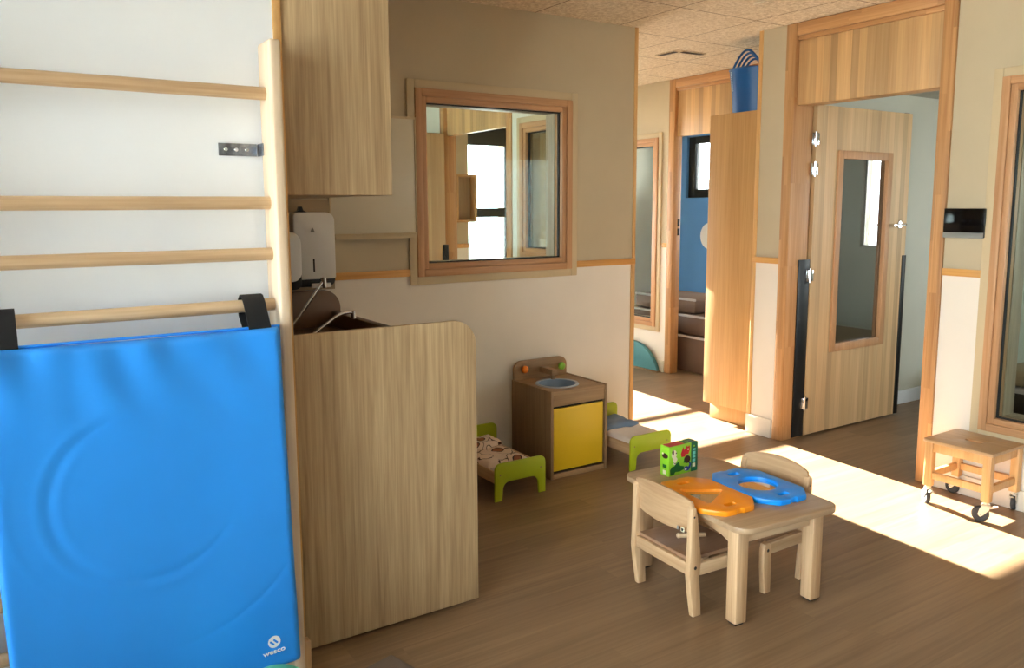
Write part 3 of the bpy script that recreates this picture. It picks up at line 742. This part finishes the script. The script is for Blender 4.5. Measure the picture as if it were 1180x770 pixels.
# whiteboard
wbd = empty('white_board', (1.64, YA-.001, 1.32), label='pale magnetic board on the wall left of the interior window', cat='board')
b = MB(); b.box(-.22, .235, -.02, -.006, .01, .585, bev=.002); b.build('panel', M['white_board'], wbd)
b = MB(); b.box(-.228, .243, -.024, -.004, .582, .594, bev=.002); b.box(.235, .243, -.024, -.004, .0, .584, bev=.002); b.box(-.228, -.22, -.024, -.004, .0, .584, bev=.002); b.box(-.228, .243, -.024, -.004, -.002, .012, bev=.002); b.build('frame', M['board'], wbd)
b = MB(); b.prism([(-.075, -.012), (-.024, -.012), (-.024, .004), (-.03, .004), (-.03, -.004), (-.07, -.004), (-.07, .001), (-.075, .001)], 'X', -.22, .215); b.build('pen_tray', M['board'], wbd)

# control panel on wall B
dv = empty('wall_control_screen', (XB-.001, 2.168, 1.297), label='black wall mounted touch screen with grey lower strip beside the door', cat='screen')
b = MB(); b.box(-.022, -.001, -.1, .1, .002, .145, bev=.004); b.build('housing', M['black'], dv)
b = MB(); b.box(-.025, -.0215, -.1, .1, .03, .145, bev=.001); b.build('display', M['screen'], dv)
b = MB(); b.box(-.027, -.0215, -.098, .1, .0, .027, bev=.002); b.build('lower_strip', M['grey_pl'], dv)

# ------------------------------------------------------------------ cupboard and tub
cp = empty('tall_cupboard', (4.125, 3.715, 0), label='tall plain warm oak cupboard with a recessed plinth in the corridor', cat='cupboard')
b = MB(); b.box(.018, .60, -.205, .20, .112, 2.055, bev=.002); b.build('carcass', M['oak_warm'], cp)
b = MB(); b.box(-.002, .016, -.204, .204, .112, 2.055, bev=.002); b.build('side_cladding', M['oak_warm'], cp)
b = MB(); b.box(.035, .58, -.20, .172, .0, .112, bev=.002); b.build('plinth', M['oak_warm'], cp)
tb_ = empty('storage_tub', (4.33, 3.715, 2.056), label='blue soft plastic tub with looped handles on top of the tall cupboard', cat='tub')
b = MB(); b.lathe([(0, 0), (.135, 0), (.148, .01), (.160, .15), (.176, .28), (.182, .285), (.176, .288), (.170, .28), (.154, .15), (.140, .018), (0, .014)], 32, cap=False); b.build('tub_body', M['tub'], tb_)
for k, dx in enumerate((-.02, 0.005, .03, .055)):
    for s in (-1,):
        b = MB(); b.tube([(dx-.10, -.14+.25*i/16, .272+.125*math.sin(PI*i/16)-.016*k) for i in range(17)], .0075, n=8); b.build('handle', M['tub'], tb_)
b = MB()
for i in range(12):
    z = .15+.0105*i; r = .158+.018*((z-.15)/.13)+.003; a = math.radians(153); b.sph((r*math.cos(a), r*math.sin(a), z+.0), .0042, n=8)
b.build('ventilation_dots', M['dot'], tb_)

# ------------------------------------------------------------------ teal rocker, decal, foam blocks
tr = empty('foam_half_disc', (XF-.022, 5.56, 0.0), label='teal half round board leaning at the foot of the far wall', cat='board')
b = MB(); b.prism([(p[0], p[1]) for p in arc(0, -.115, .36, 21, 159, 24)], 'X', -.05, -.012, bev=.004); b.build('board', M['teal'], tr)
b = MB(); b.box(-.056, -.006, -.345, .345, 0, .012, bev=.003); b.build('wooden_base', M['oak_brown'], tr)
b = MB(); b.prism([(5.93+p[0], 1.22+p[1]) for p in []] or ell(6.80, 1.11, .145, .155), 'X', 7.19, 7.199, M['white_pl']); b.prism(ell(6.64, 1.34, .17, .15), 'X', 7.188, 7.1985, M['white_pl']); b.prism(ell(6.48, 1.12, .15, .15), 'X', 7.1885, 7.1992, M['white_pl'])
tag(b.build('cloud_decal', None), 'white cloud decal on the blue wall', 'decal')
def foam(name, x, y, z, sx, sy, sz, tilt, label):
    t = empty(name, (x, y, z), label=label, cat='foam block', group='dark foam blocks in the blue room'); t.rotation_euler = (tilt, 0, 0)
    b = MB(); b.box(-sx/2, sx/2, -sy/2, sy/2, 0, sz, bev=.012); b.build('cushion', M['dark_foam'], t)
    b = MB(); b.box(-sx/2-.004, -sx/2+.012, -sy/2, sy/2, sz-.008, sz+.012, bev=.003); b.build('piping', M['piping'], t)
    return t
foam('foam_block', 5.50, 5.45, 0.0, .66, 1.1, .31, 0, 'lowest dark brown foam block seen through the far doorway')
foam('foam_block', 5.56, 5.5, .322, .62, 1.0, .16, 0.0, 'middle dark brown foam block stacked on the lowest one')
foam('foam_wedge', 5.62, 5.6, .494, .56, .8, .12, 0, 'topmost dark brown foam pad of the stack by the blue wall')
# cot and hanging cupboard in the next room, seen through the right interior window
ct = empty('nap_cot', (6.15, 2.1, 0), label='low grey brown cot in the next room seen through the right window', cat='bed')
b = MB(); b.box(-.45, .45, -.75, .68, .255, .36, bev=.03, seg=2); b.build('mattress', M['splash'], ct)
b = MB(); b.box(-.47, .47, -.77, .70, .215, .25, bev=.004); b.build('frame', M['piping'], ct)
b = MB(); b.box(-.44, .44, -.72, .66, .03, .21, bev=.004); b.build('base', M['black'], ct)
hc = empty('hanging_cupboard', (6.78, 2.75, 1.14), label='wooden hanging cupboard in the next room at the top of the right window', cat='cupboard')
b = MB(); b.box(-.20, .215, -.40, .40, 0, 1.0, bev=.002); b.build('carcass', M['oak_warm'], hc)
b = MB(); b.box(-.22, -.202, -.40, -.003, .0, 1.0, bev=.002); b.build('cabinet_door', M['oak_warm'], hc)
b = MB(); b.box(-.22, -.202, .003, .40, .0, 1.0, bev=.002); b.build('cabinet_door', M['oak_warm'], hc)

# ------------------------------------------------------------------ toy kitchen
kt = empty('toy_kitchen', (2.655, 3.42, 0), label='brown wooden toy kitchen with yellow door and grey basin', cat='toy kitchen')
kw, kd, kh = .385, .385, .485; hw = kw/2
for s in (-1, 1):
    b = MB(); xa, xb = (-hw, -hw+.016) if s < 0 else (hw-.016, hw); b.box(xa, xb, 0, kd, 0, kh, bev=.0015); b.build('side_panel', M['oak_brown'], kt)
bx, by, br = -.03, .17, .108
b = MB(); b.prism([(-hw+.016, .003), (hw-.016, .003), (hw-.016, kd), (-hw+.016, kd)], 'Z', kh-.02, kh-.004, holes=(ell(bx, by, br, br, 32),)); b.build('worktop', M['oak_brown_x'], kt)
b = MB(); b.lathe([(br+.012, 0), (br+.010, .005), (br-.002, .004), (br-.006, -.005), (.085, -.055), (.05, -.064), (0, -.066)], 32, M['basin'], Matrix.Translation((bx, by, kh-.004)), cap=False)
b.lathe([(br-.004, -.004), (br-.002, .0045), (br+.011, .0055), (br+.014, 0)], 32, M['basin_rim'], Matrix.Translation((bx, by, kh-.003)), cap=False); b.build('basin', None, kt)
b = MB(); b.box(-hw+.017, hw-.017, .004, .02, kh-.085, kh-.02, bev=.0015); b.build('apron', M['oak_brown_x'], kt)
b = MB(); b.box(-hw+.017, hw-.017, .004, .02, .0, .028, bev=.0015); b.build('kick_board', M['oak_brown_x'], kt)
b = MB(); b.box(-hw+.022, hw-.026, .006, .022, .042, kh-.098, bev=.002); b.build('door', M['yellow'], kt)
b = MB(); b.box(-hw+.016, hw-.016, kd-.01, kd-.002, .0, kh-.02, M['black']); b.box(-hw+.016, hw-.016, .03, kd-.01, .03, .04, M['oak_brown_x']); b.box(-hw+.016, hw-.016, .026, .03, .03, kh-.09, M['black']); b.build('back_panel', None, kt)
b = MB(); b.prism(rrect(-hw+.004, hw-.012, kh-.02, kh+.105, (0, 0, .05, .05)), 'Y', kd-.022, kd-.002, bev=.003); b.build('splashback', M['oak_brown_x'], kt)
b = MB(); b.sph((-hw+.065, kd-.04, kh+.058), .022, M['orange_knob'], (1, .8, 1)); b.build('knob', None, kt)
b = MB(); b.sph((hw-.065, kd-.045, kh+.052), .023, M['green_knob'], (1, .8, 1)); b.build('knob', None, kt)
b = MB(); b.prism([(-.018, kh+.03), (.02, kh+.03), (.02, kh+.062), (-.018, kh+.062)], 'Y', kd-.15, kd-.022, bev=.003); b.cyl((0, kd-.135, kh+.03), (0, kd-.135, kh+.005), .012, None, 16); b.build('toy_tap', M['oak_brown_x'], kt)

# ------------------------------------------------------------------ doll beds
def doll_bed(x, y, label, kind):
    t = empty('doll_bed', (x, y, 0), label=label, cat='doll bed', group=None)
    w = .305; L = .485; hw = w/2
    def endp(h):
        p = [(-hw, 0), (-hw+.04, 0), (-hw+.045, .045)]+arc(-hw+.085, .055, .04, 180, 90, 6)+arc(hw-.085, .055, .04, 90, 0, 6)+[(hw-.045, .045), (hw-.04, 0), (hw, 0)]+arc(hw-.035, h-.035, .035, 0, 90, 6)+arc(-hw+.035, h-.035, .035, 90, 180, 6)
        return p
    b = MB(); b.prism(endp(.195), 'Y', 0, .012, bev=.002)
    ft = b.build('footboard', M['lime'], t)
    for s in (-1, 1):
        b = MB(); b.cyl((s*(hw-.03), -.0008, .135), (s*(hw-.03), .002, .135), .004, M['oak_brown'], 10); b.build('screw', None, t)
    b = MB(); b.prism(endp(.262), 'Y', L-.012, L, bev=.002); b.build('headboard', M['lime'], t)
    for s in (-1, 1):
        b = MB(); xa = -hw+.006 if s < 0 else hw-.018; b.box(xa, xa+.012, .013, L-.013, .09, .15, bev=.002); b.build('side_rail', M['beech_y'], t)
    b = MB(); b.box(-hw+.02, hw-.02, .014, L-.014, .095, .105); b.build('slat_base', M['beech_y'], t)
    # mattress and blanket as soft sheets
    def sheet(x0, x1, y0, y1, z, amp, th, seed, nx=22, ny=30):
        rnd = random.Random(seed); ph = [rnd.uniform(0, 6) for _ in range(6)]
        b = MB(); V = []
        for j in range(ny+1):
            r = []
            for i in range(nx+1):
                u, v = i/nx, j/ny
                e = min(u, 1-u, v, 1-v); ed = min(1, e/.12); ed = math.sqrt(max(0, 1-(1-ed)**2))
                zz = z+th*ed+amp*(math.sin(9*u+ph[0]+3*v)*math.sin(7*v+ph[1])+.6*math.sin(17*u+ph[2]-6*v)*math.sin(15*v+ph[3]))*ed
                r.append(b.bm.verts.new((x0+(x1-x0)*u, y0+(y1-y0)*v, zz)))
            V.append(r)
        for j in range(ny):
            for i in range(nx): b.bm.faces.new((V[j][i], V[j][i+1], V[j+1][i+1], V[j+1][i]))
        g = bmesh.ops.extrude_face_region(b.bm, geom=b.bm.faces[:]); nv = [q for q in g['geom'] if isinstance(q, bmesh.types.BMVert)]
        for v in nv: v.co.z = z-.004
        bmesh.ops.recalc_face_normals(b.bm, faces=b.bm.faces[:])
        return b
    sheet(-hw+.02, hw-.02, .016, L-.016, .107, .001, .045, 3).build('mattress', M['sheet'], t, smooth=80)
    if kind == 'print':
        o = sheet(-hw+.014, hw-.05, .09, L-.03, .150, .007, .026, 5).build('blanket', M['printed'], t, smooth=80)
        o2 = sheet(-hw+.10, hw-.03, .012+.03, .20, .142, .003, .018, 6).build('sheet', M['sheet'], t, smooth=80)
        o3 = sheet(-hw+.03, hw-.05, L-.16, L-.015, .175, .004, .03, 9).build('pillow', M['printed'], t, smooth=80)
    else:
        o = sheet(-hw+.012, hw-.012, .015, .26, .146, .004, .028, 7).build('sheet', M['sheet'], t, smooth=80)
        o = sheet(-hw+.010, hw-.02, .24, L-.02, .160, .006, .034, 8).build('blanket', M['sheet_b'], t, smooth=80)
    return t
doll_bed(2.192, 3.305, 'lime green doll bed with bear print bedding left of the toy kitchen', 'print')
doll_bed(3.070, 3.300, 'lime green doll bed with white and blue bedding right of the toy kitchen', 'plain')

# ------------------------------------------------------------------ table
TA = math.radians(-4.5)
table = empty('play_table', (2.330, 2.083, 0), TA, label='low beech children table with rounded corners in the middle of the floor', cat='table')
th = .38
b = MB(); b.prism(rrect(-.245, .240, -.345, .345, .06, 8), 'Z', th-.022, th, bev=.004); b.build('tabletop', M['table_top'], table)
lw = .052
for sx in (-1, 1):
    for sy in (-1, 1):
        cx, cy = sx*(.211-lw/2), sy*(.288-lw/2)
        b = MB(); b.box(cx-lw/2, cx+lw/2, cy-lw/2, cy+lw/2, .008, th-.022, bev=.006, seg=1); l = b.build('leg', M['beech'], table)
        b = MB(); b.box(cx-lw/2+.008, cx+lw/2-.008, cy-lw/2+.008, cy+lw/2-.008, 0, .008, bev=.001); b.build('glide', M['black'], l)
for sy in (-1, 1):
    b = MB(); y = sy*(.262-.0); b.box(-.154, .154, y-.01, y+.01, th-.085, th-.023, bev=.003); b.build('apron', M['beech_x'], table)
def arch_apron(y0, y1):
    p = [(y0, th-.10), (y0+.05, th-.082)]+[(y0+.05+(y1-y0-.1)*i/8, th-.082+.018*math.sin(PI*i/8)) for i in range(1, 8)]+[(y1-.05, th-.082), (y1, th-.10), (y1, th-.023), (y0, th-.023)]
    return p
for sx in (-1, 1):
    b = MB(); b.prism(arch_apron(-.232, .232), 'X', sx*.18-.009, sx*.18+.009, bev=.002); b.build('apron', M['beech_y'], table)
TM = table.matrix_basis
def on_table(x, y, z=0.0): 
    v = Matrix.Translation((2.330, 2.083, 0)) @ Matrix.Rotation(TA, 4, 'Z') @ Vector((x, y, th+z)); return v

# chairs
def chair_parts(t):
    hw = .167; lt = .026
    rear = [(-.128, 0), (-.092, 0), (-.098, .09), (-.105, .15), (-.096, .21), (-.104, .26), (-.112, .33), (-.120, .385), (-.124, .404), (-.131, .411), (-.139, .411), (-.146, .403), (-.147, .36), (-.147, .28), (-.149, .22), (-.152, .16), (-.143, .09)]
    front = [(.085, 0), (.118, 0), (.128, .10), (.130, .17), (.122, .195), (.10, .20), (.088, .19), (.085, .10)]
    for s in (-1, 1):
        y0 = s*hw-(lt if s > 0 else 0); 
        b = MB(); b.prism([(x, z) for x, z in rear], 'Y', y0, y0+lt, bev=.004); l = b.build('rear_leg', M['beech'], t)
        b = MB(); b.cyl((-.125, s*(hw+.001), .185), (-.125, s*(hw-.004), .185), .0065, M['black'], 12); b.build('bolt', None, l); b = MB(); b.cyl((-.135, s*(hw+.001), .375), (-.135, s*(hw-.004), .375), .004, M['black'], 10); b.build('bolt', None, l)
        b = MB(); b.prism([(x, z) for x, z in front], 'Y', y0, y0+lt, bev=.004); l = b.build('front_leg', M['beech'], t)
        b = MB(); b.cyl((.107, s*(hw+.001), .17), (.107, s*(hw-.004), .17), .0065, M['black'], 12); b.build('bolt', None, l)
        b = MB(); b.box(-.10, .09, y0+.003, y0+lt-.003, .15, .196, bev=.003); b.build('side_rail', M['beech_x'], t)
    b = MB(); b.box(-.145, -.128, -hw+lt, hw-lt, .155, .20, bev=.003); b.build('rear_rail', M['beech_y'], t)
    # seat, gently dished
    b = MB(); n = 16; V = []
    for j in range(n+1):
        r = []
        for i in range(n+1):
            u, v = i/n*2-1, j/n*2-1
            z = .213-.011*max(0, 1-(u*u+v*v))
            r.append(b.bm.verts.new((-.005+u*.125, v*(hw-lt-.001), z)))
        V.append(r)
    for j in range(n):
        for i in range(n): b.bm.faces.new((V[j][i], V[j][i+1], V[j+1][i+1], V[j+1][i]))
    g = bmesh.ops.extrude_face_region(b.bm, geom=b.bm.faces[:])
    for q in g['geom']:
        if isinstance(q, bmesh.types.BMVert): q.co.z -= .012
    bmesh.ops.recalc_face_normals(b.bm, faces=b.bm.faces[:])
    b.build('seat', M['seat_ply'], t, smooth=50)
    # curved plywood back
    b = MB(); ny, nz = 28, 10; V = []
    for j in range(nz+1):
        r = []
        for i in range(ny+1):
            u = i/ny*2-1; v = j/nz
            top = .412+.038*(1-abs(u)**2.2) if abs(u) < .93 else .412+.038*(1-.93**2.2)-(abs(u)-.93)*.45
            z = .300+.012*u*u+(top-.300)*v
            x = -.122-(z-.30)*.12-.018*(1-u*u)
            r.append(b.bm.verts.new((x, u*(hw-.004), z)))
        V.append(r)
    for j in range(nz):
        for i in range(ny): b.bm.faces.new((V[j][i], V[j+1][i], V[j+1][i+1], V[j][i+1]))
    g = bmesh.ops.extrude_face_region(b.bm, geom=b.bm.faces[:])
    for q in g['geom']:
        if isinstance(q, bmesh.types.BMVert): q.co.x += .009
    bmesh.ops.recalc_face_normals(b.bm, faces=b.bm.faces[:])
    b.build('backrest', M['beech_y'], t, smooth=50)
chair = empty('child_chair', (2.165, 2.105, 0), math.radians(-3), label='small beech chair with its curved back towards the camera, left side of table', cat='chair', group='beech chairs at the play table')
chair_parts(chair)
# sticker on the first chair's backrest
def copy_tree(o, parent=None):
    c = o.copy(); C.objects.link(c); c.parent = parent
    for ch in o.children: copy_tree(ch, c)
    return c
chair2 = copy_tree(chair); chair2.location = (2.498, 2.093, 0); chair2.rotation_euler.z = math.radians(180+1)
chair2['label'] = 'small beech chair on the far side of the table beside the sunlit floor'
b = MB(); b.box(-.1535, -.1515, -.134, -.118, .312, .328, bev=.0005); b.build('label_sticker', M['cream_ink'], chair)
b = MB(); b.box(-.1538, -.1530, -.131, -.121, .315, .325); b.build('sticker_print', M['black'], bpy.data.objects['label_sticker'])
b = MB(); b.box(-.153, -.151, -.113, -.109, .312, .328, bev=.0005); b.build('label_stroke', M['brown_ink'], chair)
b = MB(); b.box(-.153, -.151, -.104, -.096, .312, .326, bev=.0005); b.build('label_square', M['grey_pl'], chair)
b = MB(); b.tube([(2.128+.012*0, 2.125, .222), (2.150, 2.11, .2225), (2.215, 2.075, .2245)], .009, n=14)
b.sph((2.127, 2.1255, .222), .0105, n=12)
tag(b.build('wooden_peg', M['beech_x']), 'small round wooden peg lying on the seat of the nearer chair', 'toy')

# game box
gb = empty('game_box', on_table(-.030, .243), TA+math.radians(5), label='lime green children game box with printed animals standing on the table', cat='box')
bw, bd, bh = .160, .050, .122
b = MB(); b.box(-bw/2, bw/2, -bd/2, bd/2, 0, bh, bev=.001)
gbx = b.build('carton', M['g_box'], gb)
b = MB(); b.box(bw/2-.036, bw/2+.0006, -bd/2-.0006, bd/2+.0006, .0008, bh+.0006)
b.build('spine_band', M['g_dark'], gb)
yf = -bd/2
def blob(pts, m, b, lift=.0006): b.prism(pts, 'Y', yf-lift, yf+.0002, M[m])
b = MB()
# white dog with black ear, red cats, crocodile, turtle, whale  (front, local x,z)
def E(cx, cz, rx, rz, n=18): return ell(cx, cz, rx, rz, n)
blob(E(-.052, .088, .014, .018), 'cream_ink', b); blob(E(-.046, .066, .012, .010), 'cream_ink', b, .0007); blob(E(-.059, .096, .0055, .012), 'brown_ink', b, .001); blob(E(-.040, .092, .003, .003), 'brown_ink', b, .001)
blob([(-.010, .070), (-.014, .084), (-.008, .098), (-.002, .112), (.004, .098), (.012, .104), (.014, .088), (.010, .070)], 'red_ink', b); blob([(.014, .078), (.012, .096), (.018, .115), (.024, .108), (.034, .113), (.036, .094), (.028, .078)], 'red_ink', b, .0007); blob(E(.026, .098, .004, .003), 'cream_ink', b, .001)
blob([(-.070, .004), (-.074, .026), (-.060, .040), (-.050, .038), (-.044, .050), (-.036, .048), (-.030, .054), (-.022, .048), (-.018, .036), (.004, .030), (.004, .018), (-.018, .012), (-.044, .014), (-.052, .004)], 'g_mid', b); blob(E(-.048, .050, .006, .006), 'cream_ink', b, .001); blob(E(-.047, .050, .003, .003), 'brown_ink', b, .0014)
blob(E(.022, .056, .018, .016), 'brown_ink', b); blob(E(.006, .048, .006, .004), 'g_mid', b, .001)
blob([(.004, .016), (.008, .026), (.018, .028), (.030, .024), (.036, .034), (.030, .042), (.042, .040), (.043, .030), (.040, .016), (.030, .008), (.014, .008)], 'navy_ink', b); blob(E(.014, .016, .006, .004), 'cream_ink', b, .001)
b.build('animal_print', None, gb)
b = MB()
for z0, z1 in ((.018, .034), (.040, .052), (.056, .066), (.070, .084), (.088, .096)): b.box(bw/2-.028, bw/2-.012, yf-.0012, yf-.0005, z0, z1, M['teal_ink'] if z0 > .02 else M['cream_ink'])
b.sph((bw/2-.02, yf-.0002, .106), .0045, M['g_box'], (1, .2, 1), 10); b.build('spine_print', None, gb)
b = MB()
def side(pts, m, lift=.0006): b.prism(pts, 'X', -bw/2-lift, -bw/2+.0002, M[m])
side(E(-.002, .082, .017, .011), 'brown_ink'); side(E(.010, .090, .004, .004), 'cream_ink', .001); b.build('animal_print', None, gb)
b = MB(); side([(-.010, .006), (.008, .006), (.008, .022), (-.010, .022)], 'cream_ink'); b.build('side_mark', None, gb)
b = MB(); side([(-.012, .032), (.01, .032), (.01, .046), (-.012, .046)], 'g_mid', .0004)
b.build('side_print', None, gb)
b = MB(); b.box(-bw/2+.006, .01, -bd/2+.004, bd/2-.004, bh, bh+.0007, M['red_ink']); b.box(.014, bw/2-.04, -bd/2+.008, bd/2-.008, bh, bh+.0007, M['g_mid']); b.build('top_print', None, gb)

# sensory mirror frames
def frame_outline():
    a, L = .122, .182
    q = [(a, -.11), (a, .11), (a-.006, .122), (a-.03, .15), (a-.055, L-.004), (a-.066, L-.002), (.018, L), (.010, L-.006), (-.010, L-.006), (-.018, L), (-(a-.066), L-.002), (-(a-.055), L-.004), (-(a-.03), .15), (-(a-.006), .122), (-a, .11), (-a, -.11),
         (-(a-.006), -.122), (-(a-.03), -.15), (-(a-.055), -L+.004), (-(a-.066), -L+.002), (-.018, -L), (-.010, -L+.006), (.010, -L+.006), (.018, -L), (a-.066, -L+.002), (a-.055, -L+.004), (a-.03, -.15), (a-.006, -.122)]
    return q
def mirror_frame(u, v, rz, colour, hole, label, mir):
    t = empty('mirror_frame', on_table(u, v, .0005), TA+rz, label=label, cat='toy', group=None)
    b = MB(); sl = [rrect(-.026, .026, s*.128-.011, s*.128+.011, .009, 4) for s in (-1, 1)]
    b.prism(frame_outline(), 'Z', 0, .020, M[colour], bev=.003, holes=(hole, sl[0], sl[1])); b.build('plastic_frame', None, t)
    b = MB(); b.prism(mir, 'Z', .004, .009); b.build('mirror', M['mirror'], t)
    return t
mirror_frame(.1045, -.060, math.radians(0), 'blue', ell(0, -.0, .075, .075, 36), 'bright blue plastic tray frame with a round mirror on the table', ell(0, 0, .0755, .0755, 36))
tri = [(.080, .0), (.074, .008), (-.052, .076), (-.062, .070), (-.062, -.078), (-.052, -.084), (.074, -.008)]
mirror_frame(-.1425, -.045, 0, 'orange', tri, 'orange plastic tray frame with a triangular mirror on the table', [(x*1.003, y*1.003) for x, y in tri])

# ------------------------------------------------------------------ rolling stool
st = empty('rolling_stool', (3.930, 1.975, 0), label='low varnished beech stool on four casters with a hand slot', cat='stool')
SH = .333; hx, hy = .155, .165
b = MB(); b.prism(rrect(-hx, hx, -hy, hy, .012, 4), 'Z', SH-.016, SH, bev=.003, holes=(rrect(-.016, .016, -.038, .038, .008, 3),)); b.build('seat', M['stool_top'], st)
lw = .038
for sx in (-1, 1):
    for sy in (-1, 1):
        cx, cy = sx*(hx-.008-lw/2), sy*(hy-.008-lw/2)
        b = MB(); b.box(cx-lw/2, cx+lw/2, cy-lw/2, cy+lw/2, .096, SH-.017, bev=.004); b.build('leg', M['stool'], st)
        # caster: wheel radius .026
        dx, dy = (.0, .022) if sy > 0 else (.0, -.018); r = .037
        a = {(-1, 1): 50, (-1, -1): 120, (1, 1): 80, (1, -1): 10}[(sx, sy)]; a = math.radians(a)
        Rz = Matrix.Translation((cx, cy, 0)) @ Matrix.Rotation(a, 4, 'Z')
        b = MB(); b.cyl((0, 0, .083), (0, 0, .097), .014, M['zinc'], 16)
        for s in (-1, 1): b.prism([(-.018, .083), (.016, .083), (.026, .062), (.032, .036), (.022, .026), (.010, .034), (-.014, .062)], 'Y', s*.013-.0015, s*.013+.0015, M['zinc'])
        b.box(-.018, .016, -.0145, .0145, .079, .083, M['zinc'], .001)
        b.prism([(-.018, .066), (-.018, .074), (-.048, .082), (-.050, .077)], 'Y', -.008, .008, M['zinc'])
        b.cyl((.020, -.017, r), (.020, .017, r), .004, M['chrome'], 10)
        bmesh.ops.transform(b.bm, matrix=Rz, verts=b.bm.verts[:]); cst = b.build('caster', None, st)
        b = MB(); T = Rz @ Matrix.Translation((.020, 0, r)) @ Matrix.Rotation(PI/2, 4, 'X')
        b.lathe([(.022, -.010), (r-.004, -.010), (r, -.006), (r, .006), (r-.004, .010), (.022, .010), (.022, -.010)], 28, M['rubber'], T, cap=False)
        b.lathe([(0, -.007), (.0222, -.008), (.0222, .008), (0, .007)], 20, M['rubber'], T, cap=False); b.build('wheel', None, cst)
ax = hx-.008-lw; ay = hy-.008-lw
for s in (-1, 1):
    b = MB(); x = s*(hx-.008-lw/2); b.box(x-.010, x+.010, -ay, ay, SH-.062, SH-.017, bev=.002); b.build('apron', M['stool'], st)
    b = MB(); b.box(x-.010, x+.010, -ay, ay, .134, .168, bev=.002); b.build('stretcher', M['stool'], st)
    b = MB(); y = s*(hy-.008-lw/2); b.box(-ax, ax, y-.010, y+.010, SH-.062, SH-.017, bev=.002); b.build('apron', M['stool'], st)
    b = MB(); b.box(-ax, ax, y-.010, y+.010, .134, .168, bev=.002); b.build('stretcher', M['stool'], st)

# ------------------------------------------------------------------ floor bits near the camera
b = MB(); b.box(-.26, .26, -.4, .4, 0, .006, bev=.002)
o = b.build('floor_mat', M['rug'], None, loc=(1.02-.26*.966+.4*.259, 2.312-.26*.259-.4*.966, 0), rz=math.radians(15)); tag(o, 'dark grey brown floor mat with one corner showing at the bottom edge', 'mat')
b = MB(); b.sph((0, 0, .119), .119, n=48)
o = b.build('toy_ball', M['mint'], None, loc=(.565, 2.04, .0)); tag(o, 'mint green ball on the floor in front of the blue mat, only its top showing', 'ball')

# ------------------------------------------------------------------ ceiling things
v = empty('ceiling_vent', (4.14, 4.24, ZC), label='square ceiling air diffuser with two dark slots forming a corner', cat='vent')
b = MB(); b.box(-.07, .20, -.058, .17, -.006, -.0005, bev=.002); b.build('plate', M['ceil'], v)
b = MB(); b.box(-.060, -.022, -.010, .155, -.009, -.0065, bev=.001); b.box(-.005, .19, -.048, -.012, -.009, -.0065, bev=.001); b.build('slot', M['black'], v)
sdt = empty('smoke_detector', (3.55, 3.02, ZC), label='flat round ceiling detector near the door header', cat='detector')
b = MB(); b.lathe([(0, -.008), (.045, -.008), (.05, -.005), (.05, -.0005), (0, -.0005)], 32, cap=False); b.build('cover', M['ceil'], sdt)

# ------------------------------------------------------------------ exterior ground
b = MB(); b.box(-12, 16, -12, 16, -.30, -.13); struct(b.build('ground_outside', M['exterior']))

# ------------------------------------------------------------------ light
sc = bpy.context.scene
w = bpy.data.worlds.new('sky'); sc.world = w; w.use_nodes = True; nt = w.node_tree
bg = nt.nodes['Background']; bg.inputs[0].default_value = (.86, .94, 1.0, 1); bg.inputs[1].default_value = 14
sd_ = bpy.data.lights.new('sun', 'SUN'); sd_.energy = 125; sd_.angle = math.radians(.35); sd_.color = (1, .95, .88)
so = bpy.data.objects.new('sun', sd_); C.objects.link(so)
so.rotation_euler = Vector((-.085, -1, -.375)).to_track_quat('-Z', 'Y').to_euler(); so.location = (5, 12, 6)
def portal(loc, d, sx, sy):
    l = bpy.data.lights.new('portal', 'AREA'); l.shape = 'RECTANGLE'; l.size = sx; l.size_y = sy; l.cycles.is_portal = True
    o = bpy.data.objects.new('portal', l); C.objects.link(o); o.location = loc; o.rotation_euler = Vector(d).to_track_quat('-Z', 'Z').to_euler(); return o
portal((-1.51, (ww[0]+ww[1])/2, (ww[2]+ww[3])/2), (1, 0, 0), ww[1]-ww[0], ww[3]-ww[2])
portal((4.0, YN+.21, 1.3), (0, -1, 0), 1.0, 1.8)
portal((7.36, (bl[0]+bl[1])/2, (bl[2]+bl[3])/2), (-1, 0, 0), .75, .75)
portal((7.36, 4.8, 1.575), (-1, 0, 0), 1.8, 1.35)
portal((.29, 5.3, 1.55), (1, 0, 0), 2.0, 1.3)
portal((5.75, -.71, 1.5), (0, 1, 0), 1.7, 1.2)
portal((7.16, (r4w[0]+r4w[1])/2, (r4w[2]+r4w[3])/2), (-1, 0, 0), .45, .9)
vs_ = sc.view_settings; sc.display_settings.display_device = 'sRGB'
vs_.view_transform = 'Standard'; vs_.look = 'None'; vs_.gamma = 1; vs_.use_curve_mapping = False; vs_.exposure = 0.12
